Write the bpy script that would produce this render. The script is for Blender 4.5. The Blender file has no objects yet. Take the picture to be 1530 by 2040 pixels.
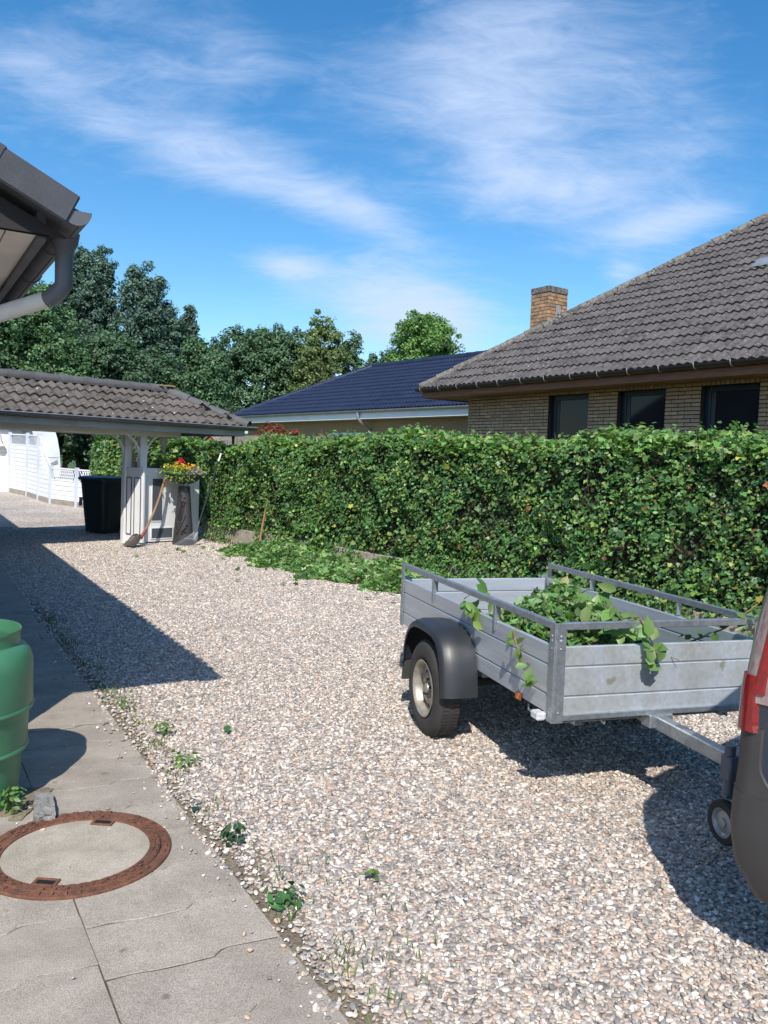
import bpy, bmesh, math, random
import numpy as np
from mathutils import Vector, Matrix

sc = bpy.context.scene
COL = sc.collection
R = math.radians
PI = math.pi

# ------------------------------------------------------------------ camera
H, F = 1.72, 1633.0
PIT, ROL = R(3.343), R(2.09)
ca, sa, cr, sr = math.cos(PIT), math.sin(PIT), math.cos(ROL), math.sin(ROL)
cam = bpy.data.cameras.new('camera')
camo = bpy.data.objects.new('camera', cam)
COL.objects.link(camo)
cam.sensor_fit = 'VERTICAL'
cam.sensor_height = 36
cam.lens = F / 2040 * 36
cam.clip_end = 3000
camo.matrix_world = Matrix(((cr, -sr, 0, 0), (sr * sa, cr * sa, -ca, 0), (sr * ca, cr * ca, sa, H), (0, 0, 0, 1)))
sc.camera = camo

# ------------------------------------------------------------------ sun, sky, exposure
AZ, EL = R(2.5), R(46)          # light travels towards azimuth AZ (from +Y), sun EL above the horizon
sun = bpy.data.lights.new('sun', 'SUN')
sun.energy = 4.6
sun.angle = R(0.53)
sun.color = (1.0, 0.94, 0.85)
suno = bpy.data.objects.new('sun', sun)
COL.objects.link(suno)
ld = Vector((math.sin(AZ) * math.cos(EL), math.cos(AZ) * math.cos(EL), -math.sin(EL)))
suno.rotation_euler = ld.to_track_quat('-Z', 'Y').to_euler()
suno.location = (-6, -12, 14)

world = bpy.data.worlds.new('World')
sc.world = world
world.use_nodes = True
wn, wl = world.node_tree.nodes, world.node_tree.links
wn.clear()
wout = wn.new('ShaderNodeOutputWorld')
wbg = wn.new('ShaderNodeBackground')
wbg.inputs['Strength'].default_value = 0.105
sky = wn.new('ShaderNodeTexSky')
sky.sky_type = 'NISHITA'
sky.sun_disc = False
sky.sun_elevation = EL
sky.sun_rotation = R(180) + AZ
sky.altitude = 50
sky.air_density = 1.0
sky.dust_density = 0.6
sky.ozone_density = 2.0
wl.new(wbg.outputs[0], wout.inputs[0])


def wmath(op, a, b=None, c=None):
    n = wn.new('ShaderNodeMath')
    n.operation = op
    for i, v in enumerate((a, b, c)):
        if v is None:
            continue
        if isinstance(v, (int, float)):
            n.inputs[i].default_value = v
        else:
            wl.new(v, n.inputs[i])
    return n.outputs[0]


wtc = wn.new('ShaderNodeTexCoord')
wsep = wn.new('ShaderNodeSeparateXYZ')
wl.new(wtc.outputs['Generated'], wsep.inputs[0])
wx, wy, wz = wsep.outputs
w_az = wmath('ARCTAN2', wx, wy)
w_el = wmath('ARCSINE', wz)
# cirrus noise drawn on a flat cloud layer overhead
zc = wmath('ADD', wmath('MAXIMUM', wz, 0.0), 0.22)
lay = wn.new('ShaderNodeCombineXYZ')
wl.new(wmath('DIVIDE', wx, zc), lay.inputs[0])
wl.new(wmath('DIVIDE', wy, zc), lay.inputs[1])
mp = wn.new('ShaderNodeMapping')
mp.inputs['Rotation'].default_value = (0, 0, R(-38))
mp.inputs['Scale'].default_value = (1.0, 2.0, 1)
wl.new(lay.outputs[0], mp.inputs[0])


def wnoise(vec, scale, detail, rough, dist, off=0.0):
    n = wn.new('ShaderNodeTexNoise')
    n.noise_dimensions = '4D'
    n.inputs['W'].default_value = off
    n.inputs['Scale'].default_value = scale
    n.inputs['Detail'].default_value = detail
    n.inputs['Roughness'].default_value = rough
    n.inputs['Distortion'].default_value = dist
    wl.new(vec, n.inputs['Vector'])
    return n.outputs[0]


n_big = wnoise(mp.outputs[0], 1.1, 8, 0.62, 0.8, 3.1)
n_fine = wnoise(mp.outputs[0], 5.4, 10, 0.68, 0.7, 7.7)


def cloud_bank(az, el, saz, sel, rot, amp):
    da, de = wmath('SUBTRACT', w_az, az), wmath('SUBTRACT', w_el, el)
    c, s = math.cos(rot), math.sin(rot)
    p = wmath('ADD', wmath('MULTIPLY', da, c), wmath('MULTIPLY', de, s))
    q = wmath('SUBTRACT', wmath('MULTIPLY', de, c), wmath('MULTIPLY', da, s))
    p = wmath('DIVIDE', p, saz)
    q = wmath('DIVIDE', q, sel)
    g = wmath('ADD', wmath('MULTIPLY', p, p), wmath('MULTIPLY', q, q))
    return wmath('MULTIPLY', wmath('EXPONENT', wmath('MULTIPLY', g, -1.0)), amp)


BANKS = []


def bank_px(x0, y0, x1, y1, wid, amp):
    """a bank of cloud lying between two directions of the sky"""
    def ae(x, y):
        u, v = x - 765, y - 1020
        u, v = cr * u + sr * v, -sr * u + cr * v
        d = Vector((u, F * ca - v * sa, -(v * ca + F * sa))).normalized()
        return math.atan2(d.x, d.y), math.asin(d.z)
    a0, e0 = ae(x0, y0)
    a1, e1 = ae(x1, y1)
    BANKS.append(cloud_bank((a0 + a1) / 2, (e0 + e1) / 2, max(0.02, math.hypot(a1 - a0, e1 - e0) / 2 * 0.9), wid / F, math.atan2(e1 - e0, a1 - a0), amp))


bank_px(180, 215, 700, 400, 62, 0.42)
bank_px(560, 370, 890, 480, 38, 0.36)
bank_px(-150, 60, 250, 210, 70, 0.22)
bank_px(720, 230, 1260, 60, 180, 0.42)
bank_px(860, 350, 1330, 390, 62, 0.34)
bank_px(1130, 492, 1500, 408, 30, 0.34)
bank_px(600, 560, 980, 610, 75, 0.50)
bank_px(485, 515, 650, 540, 32, 0.38)
bank_px(700, 660, 1050, 650, 70, 0.30)
bank_px(1150, 230, 1530, 300, 150, 0.30)
bank_px(200, 60, 640, 60, 120, 0.24)
bank_px(1190, 545, 1290, 540, 26, 0.28)
tot = BANKS[0]
for b_ in BANKS[1:]:
    tot = wmath('ADD', tot, b_)
tot = wmath('MINIMUM', tot, 0.62)
dens = wmath('ADD', wmath('ADD', wmath('MULTIPLY', n_big, 0.70), wmath('MULTIPLY', n_fine, 0.55)), tot)
dmap = wn.new('ShaderNodeMapRange')
dmap.interpolation_type = 'SMOOTHSTEP'
wl.new(dens, dmap.inputs['Value'])
dmap.inputs['From Min'].default_value = 0.66
dmap.inputs['From Max'].default_value = 1.26
dmap.inputs['To Max'].default_value = 0.90
hs = wn.new('ShaderNodeHueSaturation')
hs.inputs['Hue'].default_value = 0.497
hs.inputs['Saturation'].default_value = 1.36
hs.inputs['Value'].default_value = 1.40
wl.new(sky.outputs[0], hs.inputs['Color'])
cmix = wn.new('ShaderNodeMix')
cmix.data_type = 'RGBA'
wl.new(dmap.outputs[0], cmix.inputs[0])
wl.new(hs.outputs[0], cmix.inputs[6])
cmix.inputs[7].default_value = (5.3, 6.4, 8.6, 1)
wl.new(cmix.outputs[2], wbg.inputs['Color'])

sc.view_settings.view_transform = 'Standard'
sc.view_settings.look = 'None'
sc.view_settings.gamma = 1
sc.view_settings.exposure = 0.28
sc.render.engine = 'CYCLES'
sc.cycles.max_bounces = 8
sc.cycles.transparent_max_bounces = 8
sc.cycles.use_denoising = True

rnd = random.Random(5)
RNG = np.random.default_rng(11)


# ------------------------------------------------------------------ the lie of the land
def tz(Y):
    if Y <= 4:
        return 0.0
    if Y < 6:
        return 0.025 * (Y - 4) ** 2 / 4
    if Y < 27:
        return 0.025 * (Y - 5)
    return 0.55


# ------------------------------------------------------------------ materials
MATS = {}


def pm(name, col, rough=0.6, metal=0.0, col2=None, scale=6.0, lo=0.35, hi=0.65, bump=0.0, bscale=40.0, spec=0.5, coat=0.0, objvar=0.0, grain=0.0, gscale=220.0, dist=0.0, stretch=None, detail=5.0, spots=()):
    """painted / stone / metal surface: two tones mixed by noise, optional fine grain, relief and piece-to-piece variation"""
    m = bpy.data.materials.new(name)
    m.use_nodes = True
    n, l = m.node_tree.nodes, m.node_tree.links
    b = n['Principled BSDF']
    b.inputs['Roughness'].default_value = rough
    b.inputs['Metallic'].default_value = metal
    b.inputs['Specular IOR Level'].default_value = spec
    b.inputs['Coat Weight'].default_value = coat
    tc = n.new('ShaderNodeTexCoord')
    vec = tc.outputs['Object']
    if stretch:
        mpn = n.new('ShaderNodeMapping')
        mpn.inputs['Scale'].default_value = stretch
        l.new(vec, mpn.inputs[0])
        vec = mpn.outputs[0]
    if objvar:
        oi = n.new('ShaderNodeObjectInfo')
        ad = n.new('ShaderNodeVectorMath')
        ad.operation = 'ADD'
        sca = n.new('ShaderNodeMath')
        sca.operation = 'MULTIPLY'
        sca.inputs[1].default_value = 37.0
        l.new(oi.outputs['Random'], sca.inputs[0])
        l.new(vec, ad.inputs[0])
        l.new(sca.outputs[0], ad.inputs[1])
        vec = ad.outputs[0]
    nz = n.new('ShaderNodeTexNoise')
    nz.inputs['Scale'].default_value = scale
    nz.inputs['Detail'].default_value = detail
    nz.inputs['Roughness'].default_value = 0.62
    nz.inputs['Distortion'].default_value = dist
    l.new(vec, nz.inputs['Vector'])
    rp = n.new('ShaderNodeValToRGB')
    rp.color_ramp.elements[0].position = lo
    rp.color_ramp.elements[1].position = hi
    c2 = col2 if col2 else tuple(min(1, x * 0.78) for x in col)
    rp.color_ramp.elements[0].color = (*c2, 1)
    rp.color_ramp.elements[1].color = (*col, 1)
    l.new(nz.outputs[0], rp.inputs[0])
    out = rp.outputs[0]
    if grain:
        gz = n.new('ShaderNodeTexNoise')
        gz.inputs['Scale'].default_value = gscale
        gz.inputs['Detail'].default_value = 3
        l.new(vec, gz.inputs['Vector'])
        mr = n.new('ShaderNodeMapRange')
        mr.inputs['From Min'].default_value = 0.3
        mr.inputs['From Max'].default_value = 0.7
        mr.inputs['To Min'].default_value = 1 - grain
        mr.inputs['To Max'].default_value = 1 + grain
        l.new(gz.outputs[0], mr.inputs[0])
        mx = n.new('ShaderNodeMix')
        mx.data_type = 'RGBA'
        mx.blend_type = 'MULTIPLY'
        mx.inputs[0].default_value = 1
        l.new(out, mx.inputs[6])
        l.new(mr.outputs[0], mx.inputs[7])
        out = mx.outputs[2]
    if objvar:
        mr = n.new('ShaderNodeMapRange')
        mr.inputs['To Min'].default_value = 1 - objvar
        mr.inputs['To Max'].default_value = 1 + objvar
        l.new(oi.outputs['Random'], mr.inputs[0])
        mx = n.new('ShaderNodeMix')
        mx.data_type = 'RGBA'
        mx.blend_type = 'MULTIPLY'
        mx.inputs[0].default_value = 1
        l.new(out, mx.inputs[6])
        l.new(mr.outputs[0], mx.inputs[7])
        out = mx.outputs[2]
    for sscale, srad, sprob, scol in spots:      # lichen and moss patches
        vo = n.new('ShaderNodeTexVoronoi')
        vo.inputs['Scale'].default_value = sscale
        wv = n.new('ShaderNodeTexNoise')
        wv.inputs['Scale'].default_value = sscale * 3.0
        l.new(vec, wv.inputs['Vector'])
        wmx = n.new('ShaderNodeMix')
        wmx.data_type = 'RGBA'
        wmx.inputs[0].default_value = 0.06
        l.new(vec, wmx.inputs[6])
        l.new(wv.outputs['Color'], wmx.inputs[7])
        l.new(wmx.outputs[2], vo.inputs['Vector'])
        sp_ = n.new('ShaderNodeSeparateColor')
        l.new(vo.outputs['Color'], sp_.inputs[0])
        cmpn = n.new('ShaderNodeMath')
        cmpn.operation = 'LESS_THAN'
        cmpn.inputs[1].default_value = sprob
        l.new(sp_.outputs[0], cmpn.inputs[0])
        dm = n.new('ShaderNodeMapRange')
        dm.inputs['From Min'].default_value = srad
        dm.inputs['From Max'].default_value = srad * 0.55
        l.new(vo.outputs['Distance'], dm.inputs[0])
        mm = n.new('ShaderNodeMath')
        mm.operation = 'MULTIPLY'
        l.new(cmpn.outputs[0], mm.inputs[0])
        l.new(dm.outputs[0], mm.inputs[1])
        mx = n.new('ShaderNodeMix')
        mx.data_type = 'RGBA'
        mx.inputs[7].default_value = (*scol, 1)
        l.new(mm.outputs[0], mx.inputs[0])
        l.new(out, mx.inputs[6])
        out = mx.outputs[2]
    l.new(out, b.inputs['Base Color'])
    if bump:
        bz = n.new('ShaderNodeTexNoise')
        bz.inputs['Scale'].default_value = bscale
        bz.inputs['Detail'].default_value = 5
        l.new(vec, bz.inputs['Vector'])
        bp = n.new('ShaderNodeBump')
        bp.inputs['Strength'].default_value = bump
        bp.inputs['Distance'].default_value = 0.01
        l.new(bz.outputs[0], bp.inputs['Height'])
        l.new(bp.outputs[0], b.inputs['Normal'])
    MATS[name] = m
    return m


def leaf_mat(name, rough=0.42, trans=0.3, spec=0.35):
    m = bpy.data.materials.new(name)
    m.use_nodes = True
    n, l = m.node_tree.nodes, m.node_tree.links
    b = n['Principled BSDF']
    b.inputs['Roughness'].default_value = rough
    b.inputs['Specular IOR Level'].default_value = spec
    at = n.new('ShaderNodeAttribute')
    at.attribute_name = 'col'
    l.new(at.outputs['Color'], b.inputs['Base Color'])
    tr = n.new('ShaderNodeBsdfTranslucent')
    mg = n.new('ShaderNodeMix')
    mg.data_type = 'RGBA'
    mg.blend_type = 'MULTIPLY'
    mg.inputs[0].default_value = 1
    mg.inputs[7].default_value = (1.3, 1.35, 0.6, 1)
    l.new(at.outputs['Color'], mg.inputs[6])
    l.new(mg.outputs[2], tr.inputs['Color'])
    ms = n.new('ShaderNodeMixShader')
    ms.inputs[0].default_value = trans
    l.new(b.outputs[0], ms.inputs[1])
    l.new(tr.outputs[0], ms.inputs[2])
    l.new(ms.outputs[0], n['Material Output'].inputs['Surface'])
    MATS[name] = m
    return m


pm('joint', (0.13, 0.105, 0.08), 0.98, col2=(0.05, 0.042, 0.032), scale=14, bump=0.6, bscale=120)
pm('soil', (0.24, 0.195, 0.14), 0.95, col2=(0.15, 0.12, 0.085), scale=9, bump=0.8, bscale=120, grain=0.4, gscale=120)
pm('lawn', (0.07, 0.12, 0.03), 0.95, col2=(0.04, 0.08, 0.02), scale=4, bump=0.8, bscale=90)
pm('slab', (0.40, 0.352, 0.298), 0.93, col2=(0.275, 0.24, 0.20), scale=4.5, lo=0.30, hi=0.66, spots=((55, .30, .10, (.16, .135, .115)), (70, .30, .12, (.52, .46, .41)), (9, .22, .10, (.20, .17, .14))), bump=0.45, bscale=320, objvar=0.07, grain=0.42, gscale=260)
pm('wall_concrete', (0.36, 0.32, 0.27), 0.95, col2=(0.24, 0.21, 0.17), scale=7, bump=0.8, bscale=70, grain=0.25, objvar=0.08)
pm('roof_grey', (0.102, 0.092, 0.090), 0.9, col2=(0.036, 0.030, 0.028), scale=9, lo=0.33, hi=0.5, spots=((26, .36, .26, (.022, .019, .016)), (15, .34, .14, (.018, .016, .012)), (21, .28, .08, (.34, .33, .30))), bump=0.9, bscale=60, objvar=0.18, grain=0.28, gscale=90)
pm('hip_grey', (0.17, 0.16, 0.145), 0.9, spots=((20, .4, .3, (.04, .036, .03)), (24, .35, .2, (.42, .42, .38))), col2=(0.07, 0.062, 0.056), scale=12, lo=0.36, hi=0.55, bump=1.0, bscale=60, objvar=0.15, grain=0.4, gscale=80)
pm('canopy_tile', (0.118, 0.103, 0.092), 0.9, col2=(0.045, 0.038, 0.032), spots=((15, .32, .13, (.03, .027, .02)), (13, .26, .09, (.55, .54, .50))), scale=8, lo=0.33, hi=0.52, bump=1.0, bscale=55, objvar=0.16, grain=0.3, gscale=90)
pm('canopy_ridge', (0.10, 0.10, 0.105), 0.8, scale=10, bump=0.5, objvar=0.12, grain=0.2, gscale=90)
pm('blue_tile', (0.022, 0.030, 0.062), 0.32, col2=(0.016, 0.022, 0.048), scale=3, spec=0.55, objvar=0.12)
pm('verge', (0.058, 0.062, 0.078), 0.75, col2=(0.046, 0.049, 0.06), scale=6, bump=0.12, bscale=90, grain=0.15, objvar=0.08)
pm('timber_shade', (0.016, 0.014, 0.016), 0.8, scale=5, stretch=(1, 8, 1))  # dark timber; near-black, with the deep shade of the gable in the colour
pm('soffit_white', (0.66, 0.64, 0.60), 0.6, col2=(0.55, 0.53, 0.49), scale=3)
pm('wood_red', (0.30, 0.125, 0.068), 0.7, col2=(0.19, 0.08, 0.045), scale=5, stretch=(0.6, 6, 6))
pm('brick', (0.57, 0.375, 0.25), 0.9, col2=(0.44, 0.275, 0.175), scale=14, bump=0.6, bscale=90, objvar=0.14, grain=0.15)
pm('brick_chimney', (0.40, 0.25, 0.14), 0.92, col2=(0.17, 0.11, 0.075), scale=10, lo=0.35, hi=0.55, bump=0.8, bscale=80, objvar=0.25, grain=0.25)
pm('mortar', (0.035, 0.028, 0.022), 0.95, scale=8, bump=0.4)
pm('mortar_light', (0.22, 0.19, 0.15), 0.95, scale=8, bump=0.4)
pm('brick_far', (0.36, 0.25, 0.15), 0.9, col2=(0.27, 0.18, 0.105), scale=18, grain=0.15, gscale=60)
pm('white_paint', (0.74, 0.75, 0.76), 0.5, col2=(0.66, 0.67, 0.68), scale=2.5)
pm('white_pvc', (0.78, 0.80, 0.83), 0.35, col2=(0.72, 0.74, 0.77), scale=1.5)
pm('pvc_post', (0.62, 0.68, 0.78), 0.35, scale=1.5)
pm('house_brick', (0.30, 0.20, 0.14), 0.9, col2=(0.22, 0.14, 0.095), scale=12, grain=0.2, gscale=60, bump=0.5)
pm('white_wall', (0.80, 0.79, 0.76), 0.85, col2=(0.72, 0.70, 0.67), scale=3, bump=0.4)
pm('grey_panel', (0.075, 0.09, 0.115), 0.55, scale=4)
pm('grey_paint', (0.30, 0.31, 0.32), 0.6, scale=4)
pm('fascia_grey', (0.33, 0.33, 0.31), 0.6, scale=4)
pm('zinc', (0.40, 0.43, 0.46), 0.45, 0.55, col2=(0.30, 0.32, 0.35), scale=5)
pm('zinc_dark', (0.105, 0.115, 0.135), 0.55, 0.2, col2=(0.08, 0.085, 0.10), scale=5)
pm('pipe_grey', (0.10, 0.115, 0.15), 0.42, 0.2, scale=4)
pm('pipe_white', (0.62, 0.63, 0.64), 0.45, scale=3)
pm('gutter_brown', (0.035, 0.026, 0.026), 0.42, scale=5, spec=0.5)
pm('galv', (0.42, 0.46, 0.50), 0.42, 0.7, col2=(0.28, 0.31, 0.34), scale=16, lo=0.3, hi=0.7, bump=0.15, bscale=40, grain=0.12, gscale=60)
pm('alu', (0.56, 0.60, 0.66), 0.42, 0.5, col2=(0.47, 0.505, 0.55), scale=5, grain=0.09, stretch=(0.4, 0.4, 6))
pm('alu_dirty', (0.56, 0.615, 0.69), 0.42, 0.5, col2=(0.45, 0.46, 0.43), scale=3.2, lo=0.30, hi=0.55, grain=0.10, gscale=45, spots=((9, .10, .25, (.62, .66, .70)), (6, .16, .14, (.36, .36, .31))))
pm('steel_dark', (0.06, 0.06, 0.06), 0.6, 0.4, scale=9)
pm('plastic_black', (0.028, 0.031, 0.036), 0.42, scale=4, spec=0.5, grain=0.06)
pm('rubber', (0.028, 0.027, 0.027), 0.8, col2=(0.045, 0.042, 0.04), scale=7, bump=0.3)
pm('rim', (0.46, 0.44, 0.39), 0.45, 0.5, col2=(0.27, 0.23, 0.18), scale=12)
pm('orange_lens', (0.75, 0.20, 0.02), 0.25, scale=8)
pm('clear_lens', (0.62, 0.64, 0.66), 0.2, scale=30)
pm('red_lens', (0.24, 0.010, 0.014), 0.16, scale=40, coat=0.6, col2=(0.15, 0.008, 0.01))
pm('smoke_lens', (0.34, 0.29, 0.27), 0.25, scale=60, coat=0.6, col2=(0.20, 0.13, 0.13), stretch=(1, 1, .25))
pm('car_paint', (0.020, 0.032, 0.055), 0.28, 0.3, col2=(0.018, 0.029, 0.050), scale=2, coat=0.9)
pm('car_plastic', (0.046, 0.044, 0.045), 0.5, col2=(0.036, 0.035, 0.036), scale=3, grain=0.12, gscale=300)
pm('glass_dark', (0.010, 0.012, 0.016), 0.05, scale=2, spec=0.32)
pm('window_frame', (0.010, 0.014, 0.028), 0.4, scale=3)
pm('blind', (0.05, 0.055, 0.065), 0.5, scale=3)
pm('bin_green', (0.013, 0.036, 0.034), 0.45, scale=3)
pm('bin_lid', (0.020, 0.045, 0.065), 0.35, scale=3)
pm('barrel', (0.060, 0.205, 0.108), 0.42, col2=(0.045, 0.16, 0.085), scale=3, spec=0.45, bump=0.05)
pm('rust', (0.20, 0.085, 0.05), 0.9, col2=(0.105, 0.048, 0.032), scale=16, bump=0.8, bscale=110, grain=0.25)
pm('lid_concrete', (0.46, 0.405, 0.335), 0.95, col2=(0.33, 0.295, 0.235), scale=6, bump=0.5, bscale=380, grain=0.45, gscale=300)
pm('pillar_steel', (0.06, 0.06, 0.068), 0.5, 0.3, col2=(0.055, 0.048, 0.048), scale=6)
pm('slot_dark', (0.004, 0.004, 0.005), 0.9, scale=3)
pm('handle_wood', (0.33, 0.185, 0.095), 0.7, col2=(0.23, 0.12, 0.06), scale=9, stretch=(1, 1, 0.3))
pm('shovel_steel', (0.10, 0.085, 0.08), 0.6, 0.4, scale=14)
pm('red_paint', (0.28, 0.05, 0.03), 0.6, scale=14)
pm('bark', (0.11, 0.085, 0.062), 0.95, col2=(0.06, 0.046, 0.035), scale=6, bump=0.9, bscale=20)
pm('twig', (0.24, 0.15, 0.09), 0.9, scale=14)
pm('hedge_core', (0.016, 0.018, 0.010), 1.0, scale=7, bump=0.6)  # near-black, the dark inside the hedges put into the colour
pm('stone', (0.30, 0.29, 0.27), 0.95, col2=(0.17, 0.165, 0.15), scale=14, bump=0.9, bscale=60, grain=0.35)
pm('fence_wood', (0.30, 0.27, 0.24), 0.9, col2=(0.2, 0.18, 0.16), scale=5, stretch=(0.5, 4, 4))
pm('shed_orange', (0.52, 0.17, 0.05), 0.8, scale=5)
pm('camper_white', (0.80, 0.83, 0.87), 0.3, scale=1.5, coat=0.3)
pm('lamp_white', (0.72, 0.72, 0.70), 0.5, scale=4)
leaf_mat('leaf', rough=0.42, trans=0.32, spec=0.4)
leaf_mat('leaf_far', rough=0.5, trans=0.25, spec=0.35)


def pebble_mat():
    m = bpy.data.materials.new('pebbles')
    m.use_nodes = True
    n, l = m.node_tree.nodes, m.node_tree.links
    b = n['Principled BSDF']
    b.inputs['Roughness'].default_value = 0.72
    oi = n.new('ShaderNodeObjectInfo')
    rp = n.new('ShaderNodeValToRGB')
    rp.color_ramp.interpolation = 'CONSTANT'
    pal = PAL
    els = rp.color_ramp.elements
    while len(els) < len(pal):
        els.new(0.5)
    for i, c in enumerate(pal):
        els[i].position = i / len(pal)
        els[i].color = (*c, 1)
    l.new(oi.outputs['Random'], rp.inputs[0])
    tc = n.new('ShaderNodeTexCoord')
    nz = n.new('ShaderNodeTexNoise')
    nz.inputs['Scale'].default_value = 1.4
    nz.inputs['Detail'].default_value = 4
    l.new(tc.outputs['Object'], nz.inputs['Vector'])
    mr = n.new('ShaderNodeMapRange')
    mr.inputs['To Min'].default_value = 0.62
    mr.inputs['To Max'].default_value = 1.3
    l.new(nz.outputs[0], mr.inputs[0])
    mx = n.new('ShaderNodeMix')
    mx.data_type = 'RGBA'
    mx.blend_type = 'MULTIPLY'
    mx.inputs[0].default_value = 1
    l.new(rp.outputs[0], mx.inputs[6])
    l.new(mr.outputs[0], mx.inputs[7])
    l.new(mx.outputs[2], b.inputs['Base Color'])
    MATS['pebbles'] = m


PAL = [(.62, .57, .51), (.33, .28, .25), (.44, .39, .35), (.27, .26, .26), (.72, .68, .63), (.50, .36, .29), (.38, .35, .33), (.13, .125, .13), (.56, .50, .44), (.42, .33, .28), (.24, .20, .18), (.66, .62, .58), (.35, .34, .35), (.52, .46, .40), (.30, .24, .20), (.58, .44, .34), (.46, .43, .40), (.19, .19, .20), (.80, .77, .73), (.36, .30, .26)]
PAL = [tuple((.45, .412, .38)[i] + .88 * (c[i] * (1.03, 1.0, .96)[i] - (.43, .39, .36)[i]) for i in range(3)) for c in PAL]
pebble_mat()


def gravel_mat():
    """far gravel, beyond where single stones can be told apart"""
    m = bpy.data.materials.new('gravel')
    m.use_nodes = True
    n, l = m.node_tree.nodes, m.node_tree.links
    b = n['Principled BSDF']
    b.inputs['Roughness'].default_value = 0.9
    tc = n.new('ShaderNodeTexCoord')
    vo = n.new('ShaderNodeTexVoronoi')
    vo.inputs['Scale'].default_value = 46
    l.new(tc.outputs['Object'], vo.inputs['Vector'])
    sp = n.new('ShaderNodeSeparateColor')
    l.new(vo.outputs['Color'], sp.inputs[0])
    rp = n.new('ShaderNodeValToRGB')
    rp.color_ramp.interpolation = 'CONSTANT'
    els = rp.color_ramp.elements
    while len(els) < len(PAL):
        els.new(0.5)
    for i, c in enumerate(PAL):
        els[i].position = i / len(PAL)
        els[i].color = (*[x * 0.95 for x in c], 1)
    l.new(sp.outputs[0], rp.inputs[0])
    nz = n.new('ShaderNodeTexNoise')
    nz.inputs['Scale'].default_value = 1.1
    nz.inputs['Detail'].default_value = 6
    l.new(tc.outputs['Object'], nz.inputs['Vector'])
    mr = n.new('ShaderNodeMapRange')
    mr.inputs['From Min'].default_value = 0.3
    mr.inputs['From Max'].default_value = 0.7
    mr.inputs['To Min'].default_value = 0.82
    mr.inputs['To Max'].default_value = 1.08
    l.new(nz.outputs[0], mr.inputs[0])
    mx = n.new('ShaderNodeMix')
    mx.data_type = 'RGBA'
    mx.blend_type = 'MULTIPLY'
    mx.inputs[0].default_value = 1
    l.new(rp.outputs[0], mx.inputs[6])
    l.new(mr.outputs[0], mx.inputs[7])
    l.new(mx.outputs[2], b.inputs['Base Color'])
    bp = n.new('ShaderNodeBump')
    bp.inputs['Strength'].default_value = 1.0
    bp.inputs['Distance'].default_value = 0.012
    bp.invert = True
    l.new(vo.outputs['Distance'], bp.inputs['Height'])
    l.new(bp.outputs[0], b.inputs['Normal'])
    MATS['gravel'] = m


gravel_mat()


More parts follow.
